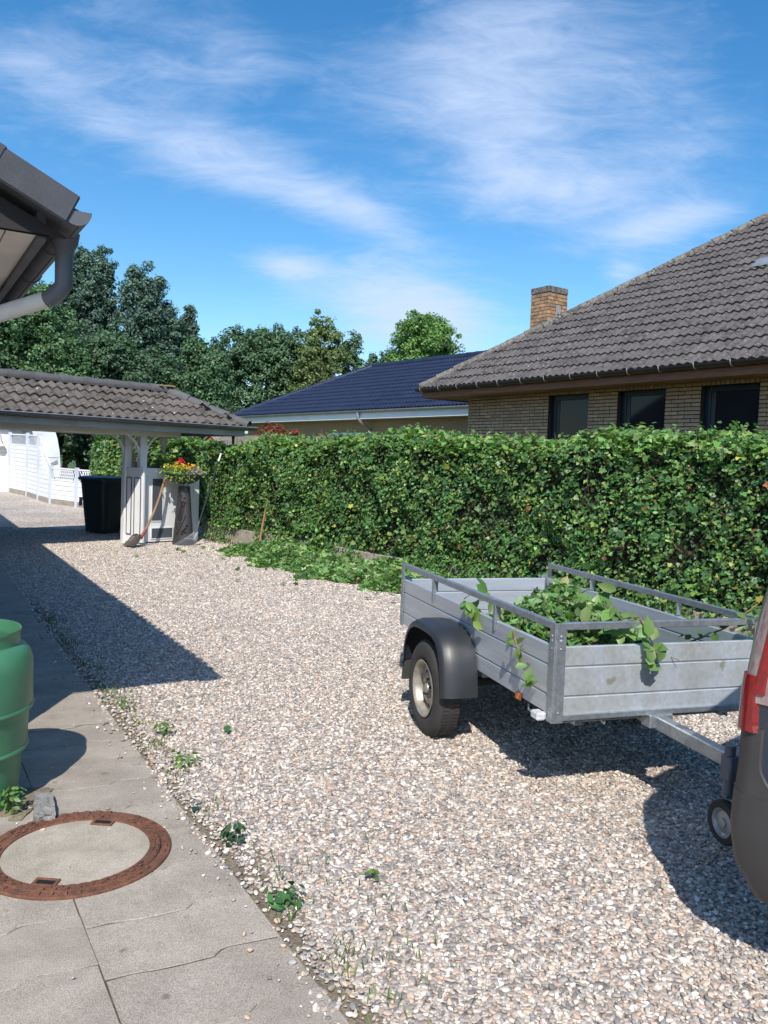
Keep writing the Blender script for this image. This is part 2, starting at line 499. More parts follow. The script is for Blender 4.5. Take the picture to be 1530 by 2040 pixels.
# ------------------------------------------------------------------ mesh helpers
class MB:
    def __init__(self):
        self.v, self.f, self.m = [], [], []

    def add(self, vs, fs, mi=0):
        o = len(self.v)
        self.v += [tuple(p) for p in vs]
        self.f += [tuple(i + o for i in f) for f in fs]
        self.m += [mi] * len(fs)
        return self

    def box(self, x0, x1, y0, y1, z0, z1, bev=0.0, mi=0, M=None):
        b = min(bev, (x1 - x0) / 2.2, (y1 - y0) / 2.2, (z1 - z0) / 2.2)
        if b <= 0:
            vs = [(x, y, z) for x in (x0, x1) for y in (y0, y1) for z in (z0, z1)]
            fs = [(0, 1, 3, 2), (4, 6, 7, 5), (0, 4, 5, 1), (2, 3, 7, 6), (0, 2, 6, 4), (1, 5, 7, 3)]
        else:
            bm = bmesh.new()
            for x in (x0, x1):
                for y in (y0, y1):
                    for z in (z0, z1):
                        sx, sy, sz = (1 if x == x0 else -1), (1 if y == y0 else -1), (1 if z == z0 else -1)
                        bm.verts.new((x, y + sy * b, z + sz * b))
                        bm.verts.new((x + sx * b, y, z + sz * b))
                        bm.verts.new((x + sx * b, y + sy * b, z))
            r = bmesh.ops.convex_hull(bm, input=bm.verts)
            bmesh.ops.dissolve_limit(bm, angle_limit=0.01, verts=bm.verts, edges=bm.edges)
            bm.verts.index_update()
            vs = [v.co.copy() for v in bm.verts]
            fs = [[v.index for v in f.verts] for f in bm.faces]
            bm.free()
        if M:
            vs = [M @ Vector(p) for p in vs]
        return self.add(vs, fs, mi)

    def tube(self, path, r, n=10, cap=True, mi=0):
        path = [Vector(p) for p in path]
        rs = r if isinstance(r, (list, tuple)) else [r] * len(path)
        vs, fs = [], []
        up = None
        for i, p in enumerate(path):
            d = (path[min(i + 1, len(path) - 1)] - path[max(i - 1, 0)]).normalized()
            if up is None:
                up = Vector((0, 0, 1)) if abs(d.z) < 0.9 else Vector((1, 0, 0))
            s = d.cross(up).normalized()
            up = s.cross(d).normalized()
            for k in range(n):
                a = 2 * PI * k / n
                vs.append(p + (s * math.cos(a) + up * math.sin(a)) * rs[i])
        for i in range(len(path) - 1):
            for k in range(n):
                k2 = (k + 1) % n
                fs.append((i * n + k, i * n + k2, (i + 1) * n + k2, (i + 1) * n + k))
        if cap:
            fs.append(tuple(range(n - 1, -1, -1)))
            e = (len(path) - 1) * n
            fs.append(tuple(range(e, e + n)))
        return self.add(vs, fs, mi)

    def lathe(self, prof, n=32, c=(0, 0, 0), axis='z', mi=0, a0=0.0, a1=2 * PI):
        full = abs(a1 - a0 - 2 * PI) < 1e-6
        m = n if full else n + 1
        vs, fs = [], []
        for r, h in prof:
            for k in range(m):
                a = a0 + (a1 - a0) * k / n
                x, y = r * math.cos(a), r * math.sin(a)
                p = (x, y, h) if axis == 'z' else (x, h, y) if axis == 'y' else (h, x, y)
                vs.append((p[0] + c[0], p[1] + c[1], p[2] + c[2]))
        for i in range(len(prof) - 1):
            for k in range(n):
                k2 = (k + 1) % m
                fs.append((i * m + k, i * m + k2, (i + 1) * m + k2, (i + 1) * m + k))
        return self.add(vs, fs, mi)

    def prism(self, poly, h0, h1, M=None, mi=0):
        """2-D outline (x,y) extruded from h0 to h1 along z"""
        n = len(poly)
        vs = [(x, y, h0) for x, y in poly] + [(x, y, h1) for x, y in poly]
        fs = [tuple(range(n - 1, -1, -1)), tuple(range(n, 2 * n))] + [(i, (i + 1) % n, n + (i + 1) % n, n + i) for i in range(n)]
        if M:
            vs = [M @ Vector(p) for p in vs]
        return self.add(vs, fs, mi)

    def grid(self, rows, mi=0, close=False):
        n = len(rows[0])
        vs = [p for r in rows for p in r]
        fs = []
        for i in range(len(rows) - 1):
            for k in range(n if close else n - 1):
                k2 = (k + 1) % n
                fs.append((i * n + k, i * n + k2, (i + 1) * n + k2, (i + 1) * n + k))
        return self.add(vs, fs, mi)

    def mesh(self, name, mats, smooth=False):
        me = bpy.data.meshes.new(name)
        me.from_pydata([tuple(p) for p in self.v], [], self.f)
        for mm in (mats if isinstance(mats, (list, tuple)) else [mats]):
            me.materials.append(MATS[mm])
        if any(self.m):
            me.polygons.foreach_set('material_index', self.m)
        bm = bmesh.new()
        bm.from_mesh(me)
        bmesh.ops.recalc_face_normals(bm, faces=bm.faces)
        bm.to_mesh(me)
        bm.free()
        if smooth:
            me.polygons.foreach_set('use_smooth', [True] * len(me.polygons))
            me.set_sharp_from_angle(angle=R(38))
        return me

    def build(self, name, mats, parent=None, smooth=False, **kw):
        return link(name, self.mesh(name, mats, smooth), parent, **kw)


def link(name, me, parent=None, loc=None, rot=None, kind=None, label=None, cat=None, group=None, scale=None):
    o = bpy.data.objects.new(name, me)
    COL.objects.link(o)
    if parent is not None:
        o.parent = parent
    if loc is not None:
        o.location = loc
    if rot is not None:
        o.rotation_euler = rot
    if scale is not None:
        o.scale = scale
    if kind:
        o['kind'] = kind
    if label:
        o['label'] = label
    if cat:
        o['category'] = cat
    if group:
        o['group'] = group
    return o


def thing(name, label, cat, loc=(0, 0, 0), rz=0.0, group=None):
    return link(name, None, None, loc, (0, 0, rz), None, label, cat, group)


def rotm(axis, ang, c=(0, 0, 0)):
    c = Vector(c)
    return Matrix.Translation(c) @ Matrix.Rotation(ang, 4, axis) @ Matrix.Translation(-c)


# ---- leaf clouds
def leaf_tpl(kind):
    if kind == 'quad':
        return np.array([(-.5, 0, 0), (0, -.32, .07), (.5, 0, -.02), (0, .32, .07)]), [(0, 1, 2), (0, 2, 3)]
    if kind == 'ovate':
        v = [(0, 0, 0), (.28, -.24, .05), (.62, -.24, .03), (1, 0, -.08), (.62, .24, .03), (.28, .24, .05), (.45, 0, -.02)]
        return np.array(v) - np.array((.5, 0, 0)), [(0, 1, 6), (1, 2, 6), (2, 3, 6), (3, 4, 6), (4, 5, 6), (5, 0, 6)]
    if kind == 'maple':
        o = [(0, 0), (.12, -.30), (.02, -.50), (.34, -.40), (.50, -.56), (.58, -.26), (1.0, 0), (.58, .26), (.50, .56), (.34, .40), (.02, .50), (.12, .30)]
        v = [(x, y, .10 * abs(y) - .06 * x * x) for x, y in o] + [(.36, 0, -.03)]
        n = len(o)
        return np.array(v) - np.array((.4, 0, 0)), [(i, (i + 1) % n, n) for i in range(n)]
    if kind == 'ivy':
        o = [(0, 0), (.08, -.36), (.42, -.40), (.48, -.24), (1.0, 0), (.48, .24), (.42, .40), (.08, .36)]
        v = [(x, y, .12 * abs(y) - .05 * x * x) for x, y in o] + [(.36, 0, -.03)]
        n = len(o)
        return np.array(v) - np.array((.45, 0, 0)), [(i, (i + 1) % n, n) for i in range(n)]


def leaf_cloud(sets, name, mat):
    """sets: list of (template, centres Nx3, normals Nx3, sizes N, colours Nx3) -> one mesh"""
    V, Fi, Cc = [], [], []
    off = 0
    for kind, P, Nn, S, Cl in sets:
        T, tf = leaf_tpl(kind)
        N = len(P)
        if N == 0:
            continue
        Nn = Nn / (np.linalg.norm(Nn, axis=1, keepdims=True) + 1e-9)
        rv = RNG.normal(size=(N, 3))
        A = np.cross(Nn, rv)
        A /= np.linalg.norm(A, axis=1, keepdims=True) + 1e-9
        B = np.cross(Nn, A)
        vv = P[:, None, :] + S[:, None, None] * (T[None, :, 0:1] * A[:, None, :] + T[None, :, 1:2] * B[:, None, :] + T[None, :, 2:3] * Nn[:, None, :])
        k = len(T)
        V.append(vv.reshape(-1, 3))
        tfa = np.array(tf)
        Fi.append((tfa[None] + (np.arange(N) * k)[:, None, None] + off).reshape(-1, 3))
        Cc.append(np.repeat(Cl, k, axis=0))
        off += N * k
    V = np.concatenate(V)
    Fi = np.concatenate(Fi)
    Cc = np.concatenate(Cc)
    me = bpy.data.meshes.new(name)
    me.vertices.add(len(V))
    me.vertices.foreach_set('co', V.astype(np.float32).ravel())
    me.loops.add(Fi.size)
    me.loops.foreach_set('vertex_index', Fi.astype(np.int32).ravel())
    me.polygons.add(len(Fi))
    me.polygons.foreach_set('loop_start', np.arange(0, Fi.size, 3, dtype=np.int32))
    me.update(calc_edges=True)
    at = me.color_attributes.new('col', 'FLOAT_COLOR', 'POINT')
    at.data.foreach_set('color', np.c_[np.clip(Cc, 0, 1), np.ones(len(Cc))].astype(np.float32).ravel())
    me.materials.append(MATS[mat])
    return me


def cols(base, n, spread=0.25, hue=0.12):
    b = np.array(base)[None, :] * (1 + spread * RNG.normal(size=(n, 1)))
    b = b * (1 + hue * RNG.normal(size=(n, 3)) * np.array([1.2, .5, .6]))
    return np.clip(b, 0.004, 0.9)


def cols_mix(bases, probs, n, spread=0.22, hue=0.1):
    idx = RNG.choice(len(bases), size=n, p=np.array(probs) / np.sum(probs))
    b = np.array(bases)[idx] * (1 + spread * RNG.normal(size=(n, 1)))
    return np.clip(b * (1 + hue * RNG.normal(size=(n, 3)) * np.array([1.2, .5, .6])), .004, .9)


def to_px(P):
    x, y, z = P[0], P[1], P[2] - H
    zc = y * ca - z * sa
    yc = -y * sa - z * ca
    if zc < 0.1:
        return None
    u, w = F * x / zc, F * yc / zc
    return 765 + cr * u - sr * w, 1020 + sr * u + cr * w, zc


def in_frame(P, m=60):
    q = to_px(P)
    return q is not None and -m < q[0] < 1530 + m and -m < q[1] < 2040 + m


def extr_x(mb, prof, x0, x1, mi=0, cap=True, nx=1):
    n = len(prof)
    rows = [[(x0 + (x1 - x0) * i / nx, y, z) for y, z in prof] for i in range(nx + 1)]
    mb.grid(rows, mi, close=True)
    if cap:
        mb.add(rows[0], [tuple(range(n))], mi)
        mb.add(rows[-1], [tuple(range(n - 1, -1, -1))], mi)
    return mb


def gutter_prof(yc, zt, r, th=0.006, n=10):
    o = [(yc + r * math.cos(PI + PI * k / n), zt + r * math.sin(PI + PI * k / n)) for k in range(n + 1)]
    i = [(yc + (r - th) * math.cos(2 * PI - PI * k / n), zt + (r - th) * math.sin(2 * PI - PI * k / n)) for k in range(n + 1)]
    return o + i


# ================================================================== the ground
mb = MB()
ys = [-150, -20, 0, 4, 4.5, 5, 5.5, 6, 27, 30, 120, 900]
mb.grid([[(x, y, tz(y) - 0.03) for x in (-600, -40, -8, 8, 40, 600)] for y in ys])
mb.build('ground', 'lawn', kind='structure')

HB = Vector((-3.07, 14.61, 0))
HU = Vector((0.687, -0.727, 0))          # along the hedge, towards the camera
HN = Vector((-0.727, -0.687, 0))         # out of the hedge, over the drive


def hedge_x(Y):
    return -3.07 + (14.61 - Y) * 0.945 if Y < 14.61 else -3.07


mb = MB()
gy = [-6, 0, 4, 4.5, 5, 5.5, 6, 8, 10, 12, 14, 14.6, 17, 20, 24.6]
mb.grid([[(-16 + (hedge_x(y) + 0.1 + 16) * k / 12, y, tz(y)) for k in range(13)] for y in gy])
mb.build('gravel_drive', 'gravel', kind='structure')


def gravel_nodes(name, dens, smin, smax, seed):
    ng = bpy.data.node_groups.new(name, 'GeometryNodeTree')
    ng.interface.new_socket('Geometry', in_out='INPUT', socket_type='NodeSocketGeometry')
    ng.interface.new_socket('Geometry', in_out='OUTPUT', socket_type='NodeSocketGeometry')
    N, L = ng.nodes, ng.links
    gi, go = N.new('NodeGroupInput'), N.new('NodeGroupOutput')
    dp = N.new('GeometryNodeDistributePointsOnFaces')
    dp.inputs['Density'].default_value = dens
    dp.inputs['Seed'].default_value = seed
    ico = N.new('GeometryNodeMeshIcoSphere')
    ico.inputs['Radius'].default_value = 0.5
    ico.inputs['Subdivisions'].default_value = 2
    sp = N.new('GeometryNodeSetPosition')
    nz = N.new('ShaderNodeTexNoise')
    nz.inputs['Scale'].default_value = 2.3
    nz.inputs['Detail'].default_value = 1
    vm = N.new('ShaderNodeVectorMath')
    vm.operation = 'SUBTRACT'
    vm.inputs[1].default_value = (0.5, 0.5, 0.5)
    vs = N.new('ShaderNodeVectorMath')
    vs.operation = 'SCALE'
    vs.inputs['Scale'].default_value = 0.62
    L.new(nz.outputs['Color'], vm.inputs[0])
    L.new(vm.outputs[0], vs.inputs[0])
    L.new(ico.outputs[0], sp.inputs['Geometry'])
    L.new(vs.outputs[0], sp.inputs['Offset'])
    sm = N.new('GeometryNodeSetMaterial')
    sm.inputs['Material'].default_value = MATS['pebbles']
    L.new(sp.outputs[0], sm.inputs[0])
    ss = N.new('GeometryNodeSetShadeSmooth')
    L.new(sm.outputs[0], ss.inputs[0])
    ip = N.new('GeometryNodeInstanceOnPoints')
    rr = N.new('FunctionNodeRandomValue')
    rr.data_type = 'FLOAT_VECTOR'
    rr.inputs[0].default_value = (-0.5, -0.5, 0)
    rr.inputs[1].default_value = (0.5, 0.5, 6.283)
    rs = N.new('FunctionNodeRandomValue')
    rs.data_type = 'FLOAT_VECTOR'
    rs.inputs['Seed'].default_value = 5
    rs.inputs[0].default_value = (0.9, 0.65, 0.45)
    rs.inputs[1].default_value = (1.5, 1.15, 0.8)
    rf = N.new('FunctionNodeRandomValue')
    rf.data_type = 'FLOAT'
    rf.inputs['Seed'].default_value = 9
    rf.inputs[2].default_value = 0.0
    rf.inputs[3].default_value = 1.0
    pw = N.new('ShaderNodeMath')
    pw.operation = 'POWER'
    pw.inputs[1].default_value = 1.7
    L.new(rf.outputs[1], pw.inputs[0])
    mr = N.new('ShaderNodeMapRange')
    mr.inputs['To Min'].default_value = smin
    mr.inputs['To Max'].default_value = smax
    L.new(pw.outputs[0], mr.inputs[0])
    sv = N.new('ShaderNodeVectorMath')
    sv.operation = 'SCALE'
    L.new(rs.outputs[0], sv.inputs[0])
    L.new(mr.outputs[0], sv.inputs['Scale'])
    L.new(gi.outputs[0], dp.inputs['Mesh'])
    L.new(dp.outputs['Points'], ip.inputs['Points'])
    L.new(ss.outputs[0], ip.inputs['Instance'])
    L.new(rr.outputs[0], ip.inputs['Rotation'])
    L.new(sv.outputs[0], ip.inputs['Scale'])
    L.new(ip.outputs[0], go.inputs[0])
    return ng


PO = Vector((-0.315, 2.86, 0))           # path frame: PO on its gravel edge, PP along, PL to its left
PYAW = R(-30.6)
PP = Vector((math.sin(PYAW), math.cos(PYAW), 0))
PL = Vector((-PP.y, PP.x, 0))


def path_x(Y):
    return PO.x + PP.x / PP.y * (Y - PO.y)


def pebble_patch(name, dens, smin, smax, seed, y0, y1, xa, xb, dz):
    mb = MB()
    yy = np.linspace(y0, y1, max(2, int((y1 - y0) / 0.5)))
    mb.grid([[(xa(y) + (xb(y) - xa(y)) * k / 10, y, tz(y) + dz) for k in range(11)] for y in yy])
    o = mb.build(name, 'gravel', kind='stuff')
    md = o.modifiers.new('stones', 'NODES')
    md.node_group = gravel_nodes(name, dens, smin, smax, seed)
    return o


pebble_patch('gravel_stones', 3900, 0.0095, 0.026, 1, 1.9, 7.2, lambda y: path_x(y) + 0.06 + .05 * math.sin(y * 5.3) + .04 * math.sin(y * 13), lambda y: min(hedge_x(y), 0.56 * y + 0.5), 0.004)
pebble_patch('gravel_stones', 2400, 0.011, 0.027, 2, 7.2, 15.6, lambda y: max(path_x(y), -0.50 * y) + 0.05, lambda y: min(hedge_x(y), 0.4 * y), 0.002)
mb = MB()
yy_ = np.linspace(1.8, 9.0, 60)
mb.grid([[(path_x(y) - .02 + (.15 + .07 * math.sin(y * 4.1) + .05 * math.sin(y * 11)) * k / 3, y, tz(y) + .0055) for k in range(4)] for y in yy_])
mb.build('soil_strip', 'soil', kind='structure')
pebble_patch('gravel_edge_stones', 1550, 0.008, 0.026, 3, 1.9, 9.0, lambda y: path_x(y) - 0.035 + .03 * math.sin(y * 7) + .025 * math.sin(y * 17), lambda y: path_x(y) + 0.12, 0.016)
pebble_patch('gravel_edge_stones', 150, 0.008, 0.024, 6, 2.0, 7.5, lambda y: path_x(y) - 0.16, lambda y: path_x(y) - .01, 0.02)
pebble_patch('gravel_edge_stones', 9, 0.008, 0.026, 4, 2.0, 6.0, lambda y: path_x(y) - 1.1, lambda y: path_x(y) - 0.05, 0.022)

# ---- concrete path: interlocking slabs with a stepped joint
path = link('concrete_path', None, None, (PO.x, PO.y, 0), (0, 0, -PYAW), kind='structure')   # local +y runs along, -x to the left
SW, SL = 0.61, 0.33
JN = [(0.0012, 0.0), (0.10, 0.012), (0.19, 0.026), (0.215, 0.018), (0.25, -0.008), (0.36, -.004), (0.44, 0.004), (0.52, 0.022), (SW - 0.0012, 0.024)]


def slab_mesh(variant):
    rv = random.Random(variant)
    a = [(-l, p + 0.003) for l, p in JN]
    b = [(-l, p + SL - 0.003) for l, p in JN][::-1]
    ol = [(x + rv.uniform(-.0025, .0025), y + rv.uniform(-.0025, .0025)) for x, y in a + b]
    cx, cy = sum(p[0] for p in ol) / len(ol), sum(p[1] for p in ol) / len(ol)

    def ins(d):
        return [(x + (cx - x) / max(.05, math.hypot(cx - x, cy - y)) * d, y + (cy - y) / max(.05, math.hypot(cx - x, cy - y)) * d) for x, y in ol]
    n = len(ol)
    m_ = MB()
    rows = [[(x, y, -.05) for x, y in ol], [(x, y, -.004) for x, y in ol], [(x, y, 0.0) for x, y in ins(.0022)]]
    m_.grid(rows, close=True)
    m_.add(rows[-1], [tuple(range(n))])
    return m_.mesh('slab', 'slab')


smeshes = [slab_mesh(i) for i in range(6)]
for c in range(3):
    for r_ in range(-5, 34):
        p = r_ * SL + (0.12 if c == 1 else 0.0 if c == 0 else 0.2)
        wp = PO + PP * p + PL * (c * SW)
        if c == 2 and not (1.5 < p):
            pass
        cwp = PO + PP * (p + SL / 2) + PL * (c * SW + SW / 2)
        if wp.y < 1.2:
            continue
        sl = 0.025 if wp.y > 5 else 0.0
        link('slab', smeshes[rnd.randrange(6)], path, (-c * SW, p, tz(cwp.y) + 0.014 + rnd.uniform(-.003, .003)), (sl + rnd.uniform(-.004, .004), rnd.uniform(-.004, .004), 0))
# bed of sand under the slabs follows the slope
mb2 = MB()
rows = []
for p in (-1.7, 0, 1, 1.6, 2.2, 3, 4.5, 7, 11.4):
    rows.append([(x, p, tz((PO + PP * p + PL * (-x)).y) + 0.0082) for x in (-1.85, -1.2, -.6, -0.012)])
mb2.grid(rows)
mb2.build('joint_sand', 'joint', path)

# ---- manhole cover
mh = thing('manhole_cover', 'round rusty iron manhole cover with a concrete filled lid beside the green barrel', 'manhole cover', (-1.262, 3.416, 0.0), R(-14))
ZM = 0.016
m_ = MB()
m_.lathe([(.392, ZM - .01), (.392, ZM + .006), (.388, ZM + .010), (.352, ZM + .010), (.350, ZM + .002)], 96)
fr = m_.build('frame_ring', 'rust', mh, True)
m_ = MB()
m_.lathe([(.347, ZM - .004), (.347, ZM + .008), (.344, ZM + .011), (.302, ZM + .011), (.300, ZM + .002)], 96)
lr = m_.build('lid_ring', 'rust', mh, True)
m_ = MB()
m_.lathe([(.301, ZM + .004), (.20, ZM + .006), (0.0005, ZM + .007)], 72)
m_.build('lid_filling', 'lid_concrete', mh, True)
m_ = MB()
for k in range(46):
    a = 2 * PI * k / 46
    if k % 23 in (0, 1, 11, 12):
        continue
    for rr_, w_ in ((.334, .006), (.318, .006), (.368, .009)):
        M = Matrix.Rotation(a + (0.07 if rr_ < .32 else 0), 4, 'Z')
        m_.box(rr_ - w_, rr_ + w_, -.0125, .0125, ZM + .009, ZM + .018, M=M)
m_.build('cast_pattern', 'rust', lr, kind='stuff')
for a in (R(100), R(280)):
    m_ = MB()
    M = Matrix.Rotation(a, 4, 'Z')
    for x0, x1, y0, y1 in ((.245, .258, -.05, .05), (.292, .305, -.05, .05), (.258, .292, -.05, -.036), (.258, .292, .036, .05)):
        m_.box(x0, x1, y0, y1, ZM + .003, ZM + .0125, 0.002, M=M)
    hk = m_.build('lifting_pocket', 'rust', mh)
    m_ = MB()
    m_.box(.258, .292, -.036, .036, ZM + .0045, ZM + .0085, M=M)
    m_.build('pocket_floor', 'slot_dark', hk)

# ================================================================== hedge and its low wall
wallo = thing('retaining_wall', 'low weathered concrete edging wall under the long hedge', 'wall', tuple(HB), math.atan2(HU.y, HU.x))
rv = random.Random(3)
x = -0.35
while x < 13:
    w_ = 1.0
    wpt = HB + HU * (x + .5)
    m_ = MB()
    m_.box(0.004, w_ - 0.004, 0.0, 0.06, -0.2, 0.30, 0.008)
    m_.build('wall_panel', 'wall_concrete', wallo, loc=(x, rv.uniform(-.008, .008), tz(wpt.y) + rv.uniform(-.012, .012)), rot=(rv.uniform(-.02, .02), 0.018, 0))
    x += w_

hedge = thing('hedge', 'long clipped leafy hedge growing on the low concrete wall in front of the brick house', 'hedge', (0, 0, 0))


def hedge_top(s):
    return 2.10 - 0.34 * np.exp(-np.clip(s, 0, None) / 0.9) + 0.05 * np.sin(s * 1.7) + 0.025 * np.sin(s * 4.1 + 1)


def hpos(s, d, z):
    """s along, d out over the drive (negative = into the hedge)"""
    s, d, z = np.broadcast_arrays(np.asarray(s, float), np.asarray(d, float), np.asarray(z, float))
    return np.stack([HB.x + HU.x * s + HN.x * d, HB.y + HU.y * s + HN.y * d, z], 1)


HL = 12.5
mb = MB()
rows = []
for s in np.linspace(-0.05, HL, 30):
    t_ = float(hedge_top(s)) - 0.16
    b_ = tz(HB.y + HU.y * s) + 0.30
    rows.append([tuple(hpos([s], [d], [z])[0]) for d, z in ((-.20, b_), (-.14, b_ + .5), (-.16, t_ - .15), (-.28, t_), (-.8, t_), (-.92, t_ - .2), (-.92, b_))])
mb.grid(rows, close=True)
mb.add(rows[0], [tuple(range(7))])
mb.build('dark_backing', 'hedge_core', hedge)  # solid dark backing stands for the shaded inside and blocks see-through

# twigs
mb = MB()
rv = random.Random(8)
for i in range(900):
    s = rv.uniform(0, HL)
    zb = tz(HB.y + HU.y * s) + .3
    z = rv.uniform(zb, 2.0)
    d = rv.uniform(-.16, -.02)
    p0 = hpos([s], [d - .08], [z])[0]
    p1 = hpos([s + rv.uniform(-.15, .15)], [d + rv.uniform(0, .07)], [z + rv.uniform(.02, .25)])[0]
    mb.tube([p0, (p0 + p1) / 2 + np.array([rv.uniform(-.02, .02)] * 3), p1], [.006, .0045, .002], 4, False)
mb.build('twigs', 'twig', hedge, kind='stuff')

GR_IVY = [(.088, .195, .065), (.125, .245, .07), (.18, .31, .075), (.066, .16, .068), (.31, .41, .11), (.48, .44, .08), (.28, .13, .07)]
PR_IVY = [28, 26, 20, 20, 6, 1.0, 1.0]
sets = []


def bumps(s, z):
    return 0.06 * np.sin(s * 2.3 + z * 2.0) + 0.05 * np.sin(s * 5.1 - z * 3.7 + 1) + 0.035 * np.sin(s * 11 + z * 7) + .03 * np.sin(z * 9 + s * 3)


def hedge_face(n, kind, s0, s1, size):
    s = RNG.uniform(s0, s1, n)
    ground = np.array([tz(HB.y + HU.y * q) for q in s])
    top = hedge_top(s)
    low = ground + 0.27 - np.clip((s - 3.2) * .10, 0, .16) + .08 * np.sin(s * 3.1) + .05 * np.sin(s * 7.7)
    z = low + (top - low) * RNG.uniform(0, 1, n) ** 0.95
    depth = np.abs(RNG.normal(size=n)) * 0.075
    d = 0.05 + bumps(s, z) - depth - .30 * np.clip((z - top + .2) / .2, 0, 1) ** 2
    pocket = (np.sin(s * 3.1 + z * 4.2) + np.sin(s * 1.7 - z * 6.1 + 2) + np.sin(s * 7.3 + z * 2.2 + .7) + .8 * np.sin(s * 12.1 - z * 9.0)) < -1.35
    kp = ~(pocket & (RNG.uniform(size=n) < .75) & (z < top - .2))
    s, z, d = s[kp], z[kp], d[kp]
    n = len(s)
    P = hpos(s, d, z)
    Nn = np.array(HN)[None] * 0.9 + np.array((0, 0, 0.55))[None] + RNG.normal(size=(n, 3)) * 0.55
    C = cols_mix(GR_IVY, PR_IVY, n)
    sets.append((kind, P, Nn, size[0] + (size[1] - size[0]) * RNG.uniform(0, 1, n) ** 1.5, C))


hedge_face(24000, 'ivy', -0.1, HL, (.028, .062))
hedge_face(12000, 'ovate', -.1, HL, (.028, .060))
n = 16000                                  # inner leaves, coloured darker for the shade deep inside
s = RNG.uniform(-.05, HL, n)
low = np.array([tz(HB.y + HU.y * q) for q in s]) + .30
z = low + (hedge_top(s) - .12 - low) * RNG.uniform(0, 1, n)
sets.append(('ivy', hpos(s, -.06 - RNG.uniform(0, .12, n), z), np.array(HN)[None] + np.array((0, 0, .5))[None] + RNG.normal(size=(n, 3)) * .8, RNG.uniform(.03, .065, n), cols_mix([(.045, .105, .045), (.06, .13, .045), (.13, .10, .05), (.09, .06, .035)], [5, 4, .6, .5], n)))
hedge_face(3600, 'maple', 0.3, HL, (.045, .09))
hedge_face(420, 'maple', 3.0, HL, (.08, .12))
n = 13000
s = RNG.uniform(-0.1, HL, n)
d = RNG.uniform(-.85, 0.02, n)
z = hedge_top(s) + .03 * np.sin(s * 6 + d * 5) - np.abs(RNG.normal(size=n)) * .07 - .12 * np.clip((d + .12) / .14, 0, 1) ** 2 + .035 * (RNG.uniform(size=n) < .2)
sets.append(('maple', hpos(s, d, z), np.array((0, 0, 1.0))[None] + np.array(HN)[None] * .3 + RNG.normal(size=(n, 3)) * .5, RNG.uniform(.04, .10, n), cols_mix([(.15, .28, .075), (.20, .34, .09), (.11, .22, .07), (.30, .42, .14), (.46, .46, .18)], [30, 28, 20, 10, 1.5], n)))
# shoots standing up from the clipped top
ns_ = 260
ss = np.repeat(RNG.uniform(0, HL, ns_), 7)
dd = np.repeat(RNG.uniform(-.8, -.02, ns_), 7)
hh = np.repeat(RNG.uniform(.04, .15, ns_), 7) * RNG.uniform(0, 1, ns_ * 7)
n = len(ss)
sets.append(('ovate', hpos(ss + .02 * RNG.normal(size=n), dd + .02 * RNG.normal(size=n), hedge_top(ss) + hh), np.array((0, -.2, 1.0))[None] + RNG.normal(size=(n, 3)) * .7, RNG.uniform(.03, .08, n), cols_mix([(.13, .25, .07), (.20, .32, .10), (.09, .19, .06)], [3, 2, 2], n)))
# left end of the hedge
n = 2600
dd = RNG.uniform(-.9, .02, n)
zz = RNG.uniform(.45, 1.78, n)
sets.append(('ivy', hpos(-.02 - np.abs(RNG.normal(size=n)) * .05 + .12 * np.clip(zz - 1.4, 0, 1), dd, zz), -np.array(HU)[None] + np.array((0, 0, .5))[None] + RNG.normal(size=(n, 3)) * .5, RNG.uniform(.03, .065, n), cols_mix(GR_IVY, PR_IVY, n)))
# strands hanging in front of the wall
n = 2600
s = np.concatenate([RNG.normal(c_, .25, n // 8) for c_ in (.3, 2.2, 3.2, 5.6, 6.4, 7.6, 8.8, 10)])
n = len(s)
g_ = np.array([tz(HB.y + HU.y * q) for q in s])
zz = g_ + .02 + RNG.uniform(0, .4, n)
sets.append(('ivy', hpos(s, .05 + np.abs(RNG.normal(size=n)) * .04, zz), np.array(HN)[None] + np.array((0, 0, .5))[None] + RNG.normal(size=(n, 3)) * .5, RNG.uniform(.03, .06, n), cols_mix(GR_IVY, PR_IVY, n)))
link('foliage', leaf_cloud(sets, 'foliage', 'leaf'), hedge, kind='stuff')

# ---- fresh clippings along the foot of the wall
GR_CUT = [(.19, .34, .11), (.13, .25, .08), (.27, .42, .17), (.36, .46, .24), (.08, .17, .055)]
n = 5200
s = 1.0 + 5.4 * RNG.beta(1.5, 1.4, n)
wid = .28 + .62 * np.sin(np.clip((s - .9) / 5.7, 0, 1) * PI) ** .8 + .12 * np.sin(s * 5) + .09 * np.sin(s * 11.3)
t_ = RNG.uniform(0, 1, n) ** 1.1
d = .08 + wid * t_
hgt = (.22 + .07 * np.sin(s * 2.6 + 1)) * (1 - t_ ** 1.6) * np.clip((s - .9) / .8, .2, 1)
P = hpos(s, d, 0)
P[:, 2] = np.array([tz(y) for y in P[:, 1]]) + .012 + hgt * RNG.uniform(.45, 1.05, n) ** .6
NN = np.array((0, 0, 1.0))[None] + RNG.normal(size=(n, 3)) * .6
C = cols_mix(GR_CUT, [30, 25, 20, 10, 14], n)
k1 = int(n * .55)
sets = [('maple', P[:k1], NN[:k1], RNG.uniform(.06, .13, k1), C[:k1]), ('ovate', P[k1:], NN[k1:], RNG.uniform(.06, .13, n - k1), C[k1:])]
n = 90                                     # strays on the gravel
s = RNG.uniform(.8, 7.5, n)
d = .5 + np.abs(RNG.normal(size=n)) * .6
P = hpos(s, d, 0)
P[:, 2] = [tz(y) for y in P[:, 1]]
P[:, 2] += .03
sets.append(('maple', P, np.array((0, 0, 1.0))[None] + RNG.normal(size=(n, 3)) * .25, RNG.uniform(.04, .10, n), cols_mix(GR_CUT, [30, 25, 20, 10, 14], n)))
